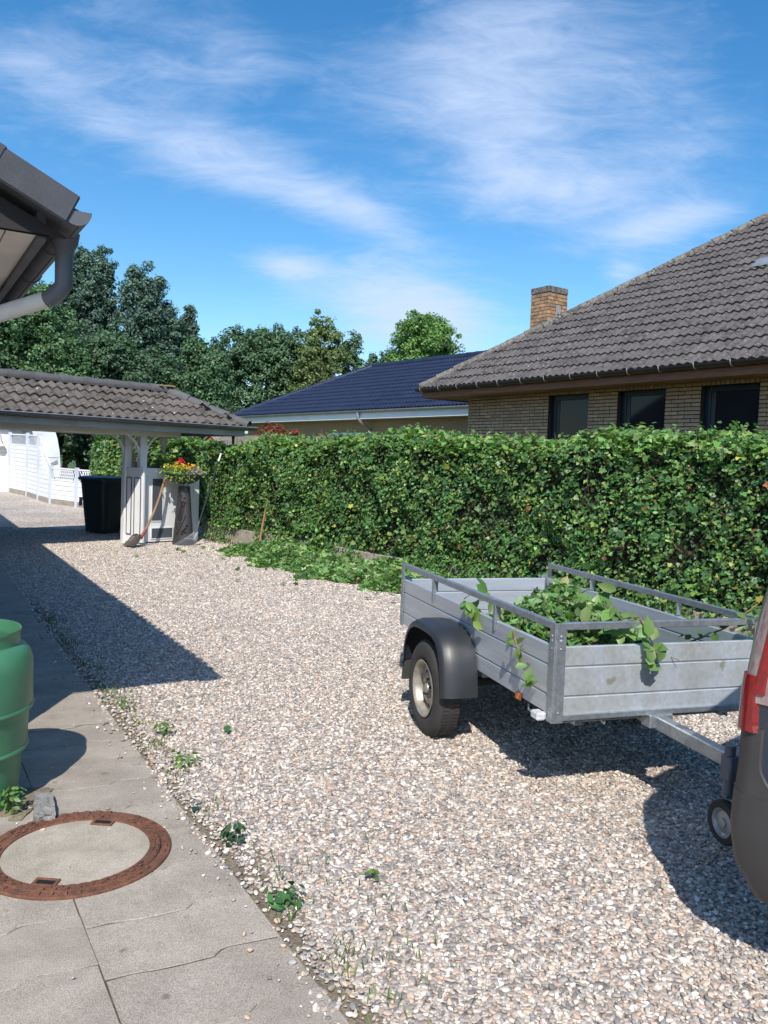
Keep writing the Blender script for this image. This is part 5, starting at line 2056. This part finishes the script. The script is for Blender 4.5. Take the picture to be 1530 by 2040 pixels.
def tile_slope(parent, Mw, me, mat, x0, y0, z0, th, rows_, xlo, xhi, amp, nmax=300):
    """rows of roof tiles up a slope; those showing largest become parts, the rest one part"""
    cand = []
    for j in range(rows_):
        d = j * .34 - .03
        x = x0 + .15
        while x < xhi(d):
            if x > xlo(d):
                p = Vector((x, y0 + d * math.cos(th), z0 + d * math.sin(th)))
                wp = Mw @ p
                q = to_px(wp)
                vis = q is not None and -40 < q[0] < 1570
                cand.append((0 if vis else 1, (wp - Vector((0, 0, H))).length, p))
            x += .30
    cand.sort(key=lambda c_: (c_[0], c_[1]))
    rv = random.Random(4)
    for _, _, p in cand[:nmax]:
        link('roof_tile', me, parent, tuple(p + Vector((0, 0, rv.uniform(-.003, .004)))), (th + rv.uniform(-.012, .012), rv.uniform(-.012, .012), rv.uniform(-.008, .008)))
    mb_ = MB()
    vs = [v.co.copy() for v in me.vertices]
    fs = [tuple(p.vertices) for p in me.polygons]
    for _, _, p in cand[nmax:]:
        M = Matrix.Translation(p) @ Matrix.Rotation(th + rv.uniform(-.012, .012), 4, 'X')
        mb_.add([M @ v for v in vs], fs)
    if mb_.v:
        mb_.build('roof_tiles', mat, parent, True, kind='stuff')
    return len(cand)


NT = tile_slope(rfo, BM, rtm, 'roof_grey', XL, -OV - .02, ZE3 + .012, TH3, 19, lambda d: XL + (d + .12) * c3 + .05, lambda d: XR - 3.4 - d * c3 * .2, .021)
hm_ = ridge_mesh('hip_tile', 'hip_grey', L=.42, r0=.125, r1=.105, h=.8)
hvv = Vector((1, 1, math.tan(TH3)))
Lh = hvv.length
q = hvv.to_track_quat('X', 'Z').to_euler()
for i in range(21):
    p = Vector((XL, -OV, ZE3 + .035)) + hvv * (i * .42 / Lh) + Vector((0, 0, rnd.uniform(0, .012)))
    link('hip_tile', hm_, rfo, tuple(p), (q.x + rnd.uniform(-.03, .03), q.y + rnd.uniform(-.02, .02), q.z))
for i in range(12):
    link('ridge_tile', hm_, rfo, (XL + HALF - .1 + i * .42, -OV + HALF, ZR3 + .03), (0, 0, 0))
# pane of glass set among the tiles
d = 3.42
m_ = MB().box(-.22, .30, 0, .34, .075, .088, .004)
m_.build('glass_tile', 'zinc', rfo, loc=(5.30, -OV + d * c3, ZE3 + d * s3), rot=(TH3, 0, 0))
# chimney
chx = Vector((3.62, 19.10, 0)) - WC
cxl, cyl = chx.dot(BU), chx.dot(Vector((-BU.y, BU.x, 0)))
ch = link('chimney', None, bh, (cxl, cyl, 0))
CWx, CWy = .56, .62
m_ = MB().box(-CWx / 2 + .012, CWx / 2 - .012, -CWy / 2 + .012, CWy / 2 - .012, 3.9, 5.82)
m_.build('core', 'mortar_light', ch)
cph = .078
for r_ in range(24):
    z = 4.0 + r_ * cph
    if z > 5.70:
        break
    for face in range(4):
        Lf = CWx if face % 2 == 0 else CWy
        M0 = (Matrix.Translation((-CWx / 2, -CWy / 2, z)), Matrix.Translation((CWx / 2, -CWy / 2, z)) @ Matrix.Rotation(R(90), 4, 'Z'), Matrix.Translation((CWx / 2, CWy / 2, z)) @ Matrix.Rotation(R(180), 4, 'Z'), Matrix.Translation((-CWx / 2, CWy / 2, z)) @ Matrix.Rotation(R(270), 4, 'Z'))[face]
        if face > 1:
            continue
        x = 0.0
        L = (Lf / 2) * (.5 if (r_ + face) % 2 else 1.0)
        while x < Lf - .02:
            L2 = min(L, Lf - x)
            if Lf - x - L2 < .05:
                L2 = Lf - x
            o = link('brick', brick_me(L2 - .009, cph - .011, .022, 'brick_chimney'), ch)
            o.matrix_local = M0 @ Matrix.Translation((x + (.003 if x == 0 else 0), rnd.uniform(-.004, .001), 0))
            x += L2
            L = Lf / 2
for k in range(8):
    for face in range(2):
        Lf = CWx if face == 0 else CWy
        M0 = (Matrix.Translation((-CWx / 2, -CWy / 2, 0)), Matrix.Translation((CWx / 2, -CWy / 2, 0)) @ Matrix.Rotation(R(90), 4, 'Z'))[face]
        o = link('crown_brick', brick_me(Lf / 8 - .008, .13, .03, 'hip_grey', 'crown_brick'), ch)
        o.matrix_local = M0 @ Matrix.Translation((k * Lf / 8, -.008, 5.735))
m_ = MB().box(-CWx / 2 + .02, CWx / 2 - .02, -CWy / 2 + .02, CWy / 2 - .02, 5.82, 5.86, .01)
m_.build('chimney_cap', 'hip_grey', ch)
m_ = MB().box(CWx / 2 + .002, CWx / 2 + .014, -.06, .08, 5.16, 5.46, .004)
sd_ = m_.build('soot_door', 'grey_paint', ch)
m_ = MB().box(CWx / 2 + .014, CWx / 2 + .022, -.03, .02, 5.25, 5.27)
m_.build('latch', 'slot_dark', sd_)

# ================================================================== house with the blue glazed roof
B2U = Vector((0.6211, -0.7837, 0))
EB = Vector((-5.854, 31.0, 0))
b2 = thing('blue_roofed_house', 'low brick house with a glossy dark blue tiled hip roof and white fascia', 'house', tuple(EB), math.atan2(B2U.y, B2U.x))
BM2 = Matrix.Translation(EB) @ Matrix.Rotation(math.atan2(B2U.y, B2U.x), 4, 'Z')
ZE4 = 3.30
TH4 = R(27.5)
XR4, YD4 = 20.0, 8.0
HF4 = 3.75
ZR4 = ZE4 + HF4 * math.tan(TH4)
m_ = MB().box(.45, XR4 - .45, .45, YD4 - .45, .3, 3.05)
w4 = m_.build('wall', 'brick_far', b2)
m_ = MB().box(-3.4, .449, 1.6, YD4 - 1, .3, 2.72)
m_.build('wing_wall', 'brick_far', b2)
m_ = MB().box(-3.6, .02, 1.4, YD4 - .8, 2.72, 2.86, .02)
m_.build('wing_roof', 'white_pvc', b2)
m_ = MB()
vv = [(0, 0, ZE4), (XR4, 0, ZE4), (XR4, 2 * HF4, ZE4), (0, 2 * HF4, ZE4), (HF4, HF4, ZR4), (XR4 - HF4, HF4, ZR4)]
lo_ = [(x, y, z - .06) for x, y, z in vv]
m_.add(vv + lo_, [(0, 1, 5, 4), (1, 2, 5), (2, 3, 4, 5), (3, 0, 4), (6, 10, 11, 7), (7, 11, 8), (8, 11, 10, 9), (9, 10, 6), (0, 6, 7, 1), (1, 7, 8, 2), (2, 8, 9, 3), (3, 9, 6, 0)])
r4 = m_.build('roof', 'blue_tile', b2)
btm = tile_mesh('roof_tile', 'blue_tile', amp=.022, th=.03)
tile_slope(r4, BM2, btm, 'blue_tile', 0, -.02, ZE4 + .005, TH4, 12, lambda d: (d + .12) * math.cos(TH4) + .05, lambda d: 17.0 - d * .8, .022)
hb = ridge_mesh('hip_tile', 'blue_tile', L=.42, r0=.12, r1=.10)
hvv = Vector((HF4, HF4, ZR4 - ZE4))
Lh = hvv.length
q = hvv.to_track_quat('X', 'Z').to_euler()
for i in range(int(Lh / .42) + 1):
    link('hip_tile', hb, r4, tuple(Vector((0, 0, ZE4 + .03)) + hvv * (i * .42 / Lh)), q)
for i in range(26):
    link('ridge_tile', hb, r4, (HF4 - .1 + i * .42, HF4, ZR4 + .03), (0, 0, 0))
m_ = MB().box(0, XR4, .02, .05, 3.04, 3.27, .004)
m_.build('fascia', 'white_pvc', b2)
m_ = MB().box(.0, .03, .05, YD4 - .5, 3.04, 3.27, .004)
m_.build('fascia', 'white_pvc', b2)
m_ = MB().box(.03, XR4, .05, .5, 3.05, 3.07)
m_.build('soffit', 'white_pvc', b2)
m_ = MB()
extr_x(m_, gutter_prof(-.05, ZE4 - .01, .065), -.05, XR4)
g4 = m_.build('gutter', 'zinc', b2, True)
x4 = 8.05
m_ = MB().tube([(x4, -.05, ZE4 - .06), (x4, -.05, ZE4 - .24), (x4 + .02, .05, ZE4 - .34), (x4 + .04, .38, ZE4 - .55), (x4 + .04, .40, 1.0)], .045, 10)
m_.build('downpipe', 'zinc', b2, True)
for a, b, zt_ in ((6.05, 7.7, 2.66), (9.6, 10.8, 2.60), (1.2, 2.35, 2.62)):
    wn_ = link('window', None, b2, (a, .42, 0))
    m_ = MB()
    W_ = b - a
    for x0, x1, z0, z1 in ((0, .09, 1.4, zt_), (W_ - .09, W_, 1.4, zt_), (.09, W_ - .09, zt_ - .09, zt_), (W_ / 2 - .05, W_ / 2 + .05, 1.4, zt_ - .09)):
        m_.box(x0, x1, 0, .05, z0, z1)
    m_.build('frame', 'white_pvc', wn_)
    m_ = MB().box(.09, W_ - .09, .022, .028, 1.4, zt_ - .09)
    m_.build('pane', 'glass_dark', wn_)

# ================================================================== trees and shrubs
def unit(n):
    v = RNG.normal(size=(n, 3))
    return v / np.linalg.norm(v, axis=1, keepdims=True)


def crown_sets(lobes, nclump, per, leaf, cr_, base, kind='quad', shell=.55):
    vol = np.array([l_[3] * l_[4] * l_[5] for l_ in lobes])
    vol = vol ** .72
    pick = RNG.choice(len(lobes), nclump, p=vol / vol.sum())
    Lb = np.array(lobes)[pick]
    dr = unit(nclump)
    rad = shell + (1 - shell) * RNG.uniform(0, 1, (nclump, 1)) ** .6
    cc = Lb[:, :3] + dr * rad * Lb[:, 3:6]
    crr = cr_ * RNG.uniform(.55, 1.3, nclump)
    n = nclump * per
    ci = np.repeat(np.arange(nclump), per)
    d2 = unit(n)
    P = cc[ci] + d2 * (crr[ci] * RNG.uniform(0, 1, n) ** .45)[:, None] * np.array((1, 1, .8))[None]
    Nn = d2 * .7 + dr[ci] * .4 + np.array((0, 0, .55))[None] + RNG.normal(size=(n, 3)) * .5
    cb = np.array(base)[None] * (1 + .16 * RNG.normal(size=(nclump, 1)))
    C = cb[ci] * (1 + .18 * RNG.normal(size=(n, 1))) * (1 + .06 * RNG.normal(size=(n, 3)))
    return [(kind, P, Nn, leaf * RNG.uniform(.6, 1.25, n), np.clip(C, .004, .8))], cc


def tree(name, label, px, top, hw, bot, Y, base, nclump=150, per=120, leaf=.20, cr_=.75, spiky=0, group='trees beyond the gateway', mat='leaf_far'):
    def at(x, y):
        u, v = x - 765, y - 1020
        u, v = cr * u + sr * v, -sr * u + cr * v
        d = Vector((u, F * ca - v * sa, -(v * ca + F * sa)))
        return Vector((0, 0, H)) + d * (Y / d.y)
    T, B = at(px, top), at(px, max(bot, 905))
    rx = hw * Y / F
    zt_, zb_ = T.z, max(B.z, tz(Y) + .4)
    hh = zt_ - zb_
    g = tz(Y)
    root = thing(name, label, 'tree', (T.x, Y, g), 0, group)
    lobes = []
    rv = random.Random(int(px * 7 + top))
    if spiky:
        for k in range(spiky):
            a = 2 * PI * k / spiky + rv.uniform(-.3, .3)
            h_ = hh * rv.uniform(.72, 1.0)
            lx, ly = rx * .52 * math.cos(a), rx * .5 * math.sin(a)
            for q_, f_ in ((.30, .46), (.48, .46), (.64, .42), (.78, .36), (.88, .28), (.955, .17)):
                lobes.append((lx * (1 - .25 * q_), ly * (1 - .25 * q_), zb_ + h_ * q_ - g, rx * f_, rx * f_, max(rx * f_, hh * .10) * (1 if q_ < .9 else .6)))
        lobes.append((0, 0, zb_ + hh * .5 - g, rx * .5, rx * .5, hh * .42))
        lobes.append((0, 0, zb_ + hh * .88 - g, rx * .34, rx * .34, hh * .11))
        lobes.append((0, 0, zb_ + hh * .3 - g, rx * .95, rx * .85, hh * .32))
    else:
        lobes.append((0, 0, zb_ + hh * .52 - g, rx * .78, rx * .75, hh * .46))
        lobes.append((rv.uniform(-.2, .2) * rx, 0, zb_ + hh * .84 - g, rx * .46, rx * .46, hh * .14))
        lobes.append((rv.uniform(-.5, .5) * rx, 0, zb_ + hh * .74 - g, rx * .45, rx * .45, hh * .16))
        for k in range(7):
            a = rv.uniform(0, 2 * PI)
            zq = rv.uniform(.18, .80)
            s_ = rv.uniform(.34, .52)
            lobes.append((rx * .55 * math.cos(a), rx * .55 * math.sin(a), zb_ + hh * zq - g, rx * s_, rx * s_, hh * s_ * .5))
    sets_, cc = crown_sets(lobes, int(nclump * 3.3) + 60, int(per * .56), leaf * .80, cr_ * .62, base, shell=.30)
    link('crown', leaf_cloud(sets_, 'crown', mat), root, kind='stuff')
    m_ = MB()
    th_ = zb_ - g + hh * .55
    r0 = max(.10, hh * .028)
    m_.tube([(0, 0, -.1), (.05, .02, th_ * .4), (-.06, .03, th_ * .75), (.02, 0, th_)], [r0 * 1.25, r0, r0 * .7, r0 * .3], 9)
    m_.build('trunk', 'bark', root, True)
    for k in range(9):
        c = cc[rv.randrange(len(cc))]
        st_ = th_ * rv.uniform(.3, .8)
        m_ = MB().tube([(0, 0, st_), (c[0] * .45, c[1] * .45, st_ + (c[2] - st_) * .6), tuple(c)], [r0 * .5, r0 * .3, r0 * .1], 6)
        m_.build('limb', 'bark', root, True)
    return root


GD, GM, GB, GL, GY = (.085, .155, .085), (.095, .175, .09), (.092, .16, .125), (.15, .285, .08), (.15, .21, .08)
tree('broadleaf_tree', 'broad dark green tree left of the tall poplars, behind the canopy', 60, 545, 140, 830, 36, (.10, .19, .085), 330, 130, .20, .62)
tree('broadleaf_tree', 'dark tree filling the gap below the house eave behind the canopy', -60, 500, 120, 830, 37, GD, 230, 120, .20, .62)
tree('poplar_tree', 'tallest dark blue-green poplar, rising just beside the downpipe of the house', 172, 478, 92, 800, 42, GB, 330, 130, .19, .55, 5)
tree('poplar_tree', 'dark poplar with bare pale branches, right of the tallest one', 303, 524, 92, 800, 41, GB, 330, 130, .19, .55, 5)
tree('poplar_tree', 'slender low shoot of a poplar at the right edge of the poplar group', 372, 592, 26, 790, 42, GB, 80, 110, .18, .45, 2)
tree('broadleaf_tree', 'mid green bushy tree directly above the right end of the canopy', 395, 668, 62, 850, 38, (.085, .165, .08), 190, 120, .18, .55)
tree('broadleaf_tree', 'darker low tree behind the middle of the canopy roof', 240, 660, 130, 850, 39, GD, 230, 120, .20, .6)
tree('broadleaf_tree', 'rounded dark green tree behind the left end of the blue roof', 525, 648, 92, 850, 43, GM, 260, 130, .19, .58)
tree('broadleaf_tree', 'blue-green conical tree showing between two rounder trees', 440, 664, 45, 830, 47, (.085, .145, .105), 120, 120, .19, .5, 3)
tree('broadleaf_tree', 'loose yellowish green tree with gaps rising above the blue roof', 640, 614, 74, 830, 41, GY, 190, 110, .19, .5, 3)
tree('broadleaf_tree', 'thin upright young tree beside the loose yellowish one', 708, 656, 34, 810, 42, GM, 90, 100, .18, .42, 2)
tree('broadleaf_tree', 'low green tree peeping over the ridge of the blue roof', 765, 690, 70, 800, 50, (.095, .18, .08), 130, 110, .2, .55)
tree('broadleaf_tree', 'bright light green rounded tree standing alone above the blue roof', 853, 622, 98, 800, 50, GL, 260, 130, .21, .6)
tree('broadleaf_tree', 'tree behind the white camper, shade put into its dark leaf colour', 130, 760, 110, 925, 34, (.045, .085, .045), 160, 120, .2, .6)  # leaf colour darkened to stand for shade

# leafy hedge beyond the gateway
def far_hedge(label, Q0, Q1, n, ztop):
    sh2 = thing('garden_hedge', label, 'hedge', (0, 0, 0))
    t_ = RNG.uniform(0, 1, n)
    dp_ = RNG.uniform(0, 1, n)
    hu2 = (Q1 - Q0).normalized()
    hn2 = Vector((hu2.y, -hu2.x, 0))
    top2 = ztop + .06 * np.sin(t_ * 17) - .25 * np.exp(-t_ * 14)
    face = RNG.uniform(size=n) < .72
    zz = np.where(face, .35 + (top2 - .35) * RNG.uniform(0, 1, n), top2 - .05 * np.abs(RNG.normal(size=n)))
    dd = np.where(face, .05 * np.sin(t_ * 40) - .1 * np.abs(RNG.normal(size=n)) - .2 * np.clip((zz - top2 + .2) / .2, 0, 1) ** 2, -RNG.uniform(0, 1.0, n))
    P = np.stack([Q0.x + (Q1.x - Q0.x) * t_ + hn2.x * dd, Q0.y + (Q1.y - Q0.y) * t_ + hn2.y * dd, zz], 1)
    NN = np.where(face[:, None], np.array(hn2)[None], np.array((0, 0, 1.0))[None]) + np.array((0, 0, .4))[None] + RNG.normal(size=(n, 3)) * .55
    link('foliage', leaf_cloud([('ivy', P, NN, RNG.uniform(.05, .10, n), cols_mix(GR_IVY, PR_IVY, n) * np.array((1.0, 1.0, 1.0)))], 'foliage', 'leaf'), sh2, kind='stuff')
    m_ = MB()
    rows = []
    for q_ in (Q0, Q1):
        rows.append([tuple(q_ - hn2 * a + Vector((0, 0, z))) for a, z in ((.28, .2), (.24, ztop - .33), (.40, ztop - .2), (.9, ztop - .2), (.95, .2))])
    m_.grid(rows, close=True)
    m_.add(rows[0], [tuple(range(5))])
    m_.build('dark_backing', 'hedge_core', sh2)  # same solid backing, inner darkness put into its colour


far_hedge('sunlit leafy hedge beyond the gateway, behind the wheelie bin', Vector((-6.55, 18.2, 0)), Vector((-4.4, 17.6, 0)), 10000, 2.18)
far_hedge('dark hedge in the shade of the canopy, close behind the white gate', Vector((-4.85, 16.15, 0)), Vector((-3.25, 17.4, 0)), 8000, 2.02)

# red-leaved shrub behind the hedge
rs = thing('red_shrub', 'rust red leaved shrub poking up behind the long hedge', 'shrub', (-2.75, 20.0, tz(20)))
sets_, cc = crown_sets([(0, 0, 1.75, .42, .4, .5), (.5, .1, 1.72, .3, .3, .42), (-.35, 0, 1.6, .3, .3, .35), (.05, 0, 2.15, .10, .1, .32), (.55, 0, 2.2, .07, .07, .35)], 70, 60, .075, .16, (.26, .085, .05))
link('crown', leaf_cloud(sets_, 'crown', 'leaf'), rs, kind='stuff')
m_ = MB()
for k in range(6):
    m_.tube([(0, 0, 0), (rnd.uniform(-.3, .5), rnd.uniform(-.2, .2), 1.0), tuple(cc[rnd.randrange(len(cc))])], [.03, .02, .006], 6)
m_.build('stems', 'bark', rs, True)

# weathered plank fence and little orange shed beyond the canopy corner
pf = thing('board_fence', 'weathered grey board fence beyond the canopy corner', 'fence', (-3.9, 19.3, tz(19.3)), R(-38))
for k in range(13):
    m_ = MB().box(0, 3.4, -.012, .012, .02 + k * .145, .155 + k * .145, .004)
    m_.build('board', 'fence_wood', pf)
for k in range(3):
    m_ = MB().box(-.05 + k * 1.7, .05 + k * 1.7, .012, .11, 0, 1.93, .006)
    m_.build('post', 'fence_wood', pf)
os_ = thing('orange_shed', 'tiny orange gabled garden hut far beyond the canopy', 'hut', (-7.05, 33.0, .55), R(-30))
m_ = MB().prism([(-.5, 0), (.5, 0), (.5, 1.65), (0, 2.05), (-.5, 1.65)], 0, 1.2, M=Matrix(((1, 0, 0, 0), (0, 0, 1, 0), (0, 1, 0, 0), (0, 0, 0, 1))))
m_.build('walls', 'shed_orange', os_)
m_ = MB()
for sg in (-1, 1):
    m_.add([(0, -.1, 2.09), (0, 1.3, 2.09), (sg * .62, 1.3, 1.60), (sg * .62, -.1, 1.60), (0, -.1, 2.13), (0, 1.3, 2.13), (sg * .62, 1.3, 1.64), (sg * .62, -.1, 1.64)], [(0, 1, 2, 3), (4, 5, 6, 7), (0, 3, 7, 4), (1, 2, 6, 5), (2, 3, 7, 6)])
m_.build('roof', 'fence_wood', os_)

# ---- weeds at the edge of the path and in the gravel
def weed(label, x, y, r, n, base, kind='ovate', size=(.03, .07), up=.9, h=.05, name='weed', cat='weed', group='weeds in the gravel by the path'):
    a = RNG.uniform(0, 2 * PI, n)
    rr_ = r * RNG.uniform(0, 1, n) ** .6
    P = np.stack([rr_ * np.cos(a), rr_ * np.sin(a), .012 + h * RNG.uniform(0, 1, n)], 1)
    NN = np.stack([np.cos(a) * .5, np.sin(a) * .5, np.full(n, up)], 1) + RNG.normal(size=(n, 3)) * .3
    me = leaf_cloud([(kind, P, NN, RNG.uniform(size[0], size[1], n), cols(base, n, .2, .1))], 'weed', 'leaf')
    return link(name, me, None, (x, y, tz(y) + .012), None, None, label, cat, group)


def grass_cloud(P, h, base):
    n = len(P)
    a = RNG.uniform(0, 2 * PI, n)
    ln = h * RNG.uniform(.5, 1.2, n)
    tip = P + np.stack([np.cos(a) * ln * .5, np.sin(a) * ln * .5, ln * .85], 1)
    w = np.stack([-np.sin(a), np.cos(a), np.zeros(n)], 1) * .0028
    mid = (P + tip) / 2 + np.array((0, 0, 1.0))[None] * (ln * .12)[:, None]
    V = np.stack([P - w, P + w, mid + w * .8, tip, mid - w * .8], 1).reshape(-1, 3)
    f = np.array([(0, 1, 2), (0, 2, 4), (4, 2, 3)])
    Fi = (f[None] + (np.arange(n) * 5)[:, None, None]).reshape(-1, 3)
    C = np.repeat(cols(base, n, .25, .12), 5, axis=0)
    me = bpy.data.meshes.new('grass')
    me.vertices.add(len(V))
    me.vertices.foreach_set('co', V.astype(np.float32).ravel())
    me.loops.add(Fi.size)
    me.loops.foreach_set('vertex_index', Fi.astype(np.int32).ravel())
    me.polygons.add(len(Fi))
    me.polygons.foreach_set('loop_start', np.arange(0, Fi.size, 3, dtype=np.int32))
    me.update(calc_edges=True)
    at = me.color_attributes.new('col', 'FLOAT_COLOR', 'POINT')
    at.data.foreach_set('color', np.c_[C, np.ones(len(C))].astype(np.float32).ravel())
    me.materials.append(MATS['leaf'])
    return me


WG = (.11, .20, .05)
weed('larger broad leaved weed rooted at the gravel edge below the manhole cover', -.335, 3.07, .075, 34, (.07, .18, .06), 'ovate', (.03, .055), .9, .05)
weed('tall dark weed in the gravel beside the manhole cover', -.62, 3.56, .06, 40, (.05, .13, .06), 'ovate', (.025, .055), .7, .09)
weed('small pale weed in the gravel between the path and the trailer', .0, 3.27, .03, 14, WG, 'ovate', (.02, .04), .9, .03)
weed('bright green weed on the path edge beside the barrel shadow', -1.06, 4.47, .09, 50, (.15, .26, .06), 'ovate', (.02, .045), .9, .05)
weed('low weed on the path edge a step beyond the bright one', -1.30, 4.95, .06, 34, WG, 'ovate', (.025, .05), .8, .06)
weed('fine leaved weed at the tip of the path in the sun', -1.66, 5.35, .07, 30, (.12, .2, .06), 'ovate', (.02, .045), .9, .05)
weed('weed growing between the barrel and the broken edging stone', -1.70, 3.78, .055, 80, (.13, .24, .07), 'ovate', (.02, .04), .7, .12)
weed('torn dark green leaf lying on the path edge above the manhole cover', -.86, 3.86, .01, 1, (.05, .14, .06), 'ovate', (.06, .07), 2.5, .012, 'fallen_leaf', 'leaf', 'fallen leaves on the gravel')
weed('fallen green leaf lying on the sunlit gravel in front of the trailer', -.92, 5.02, .01, 1, (.10, .24, .07), 'ovate', (.09, .10), 2.5, .014, 'fallen_leaf', 'leaf', 'fallen leaves on the gravel')
cl_ = []
for yv, dx, sg, k in ((3.0, .10, .05, 25), (3.3, .18, .08, 22), (2.75, .15, .08, 35), (2.9, .35, .2, 40), (3.35, .40, .2, 24), (3.9, .12, .1, 30), (4.3, .10, .08, 40), (4.7, .1, .08, 40), (5.1, .12, .1, 40), (5.5, .12, .1, 60), (2.6, .2, .12, 40)):
    c_ = RNG.normal(size=(k, 2)) * np.array((sg, sg * 1.6)) * .6
    cl_.append(np.stack([path_x(yv) + dx + c_[:, 0], yv + c_[:, 1], np.full(k, .015)], 1))
n = 900
y_ = RNG.uniform(5.4, 8.3, n)
keep = (np.sin(y_ * 9) + RNG.normal(size=n) * .7) > .1
y_ = y_[keep]
cl_.append(np.stack([np.array([path_x(q) for q in y_]) + .04 + np.abs(RNG.normal(size=len(y_))) * .10, y_, np.array([tz(q) for q in y_]) + .012], 1))
P = np.concatenate(cl_)
P[:, 2] = np.array([tz(q) for q in P[:, 1]]) + .012
link('grass', grass_cloud(P, .042, (.13, .19, .05)), None, kind='stuff')
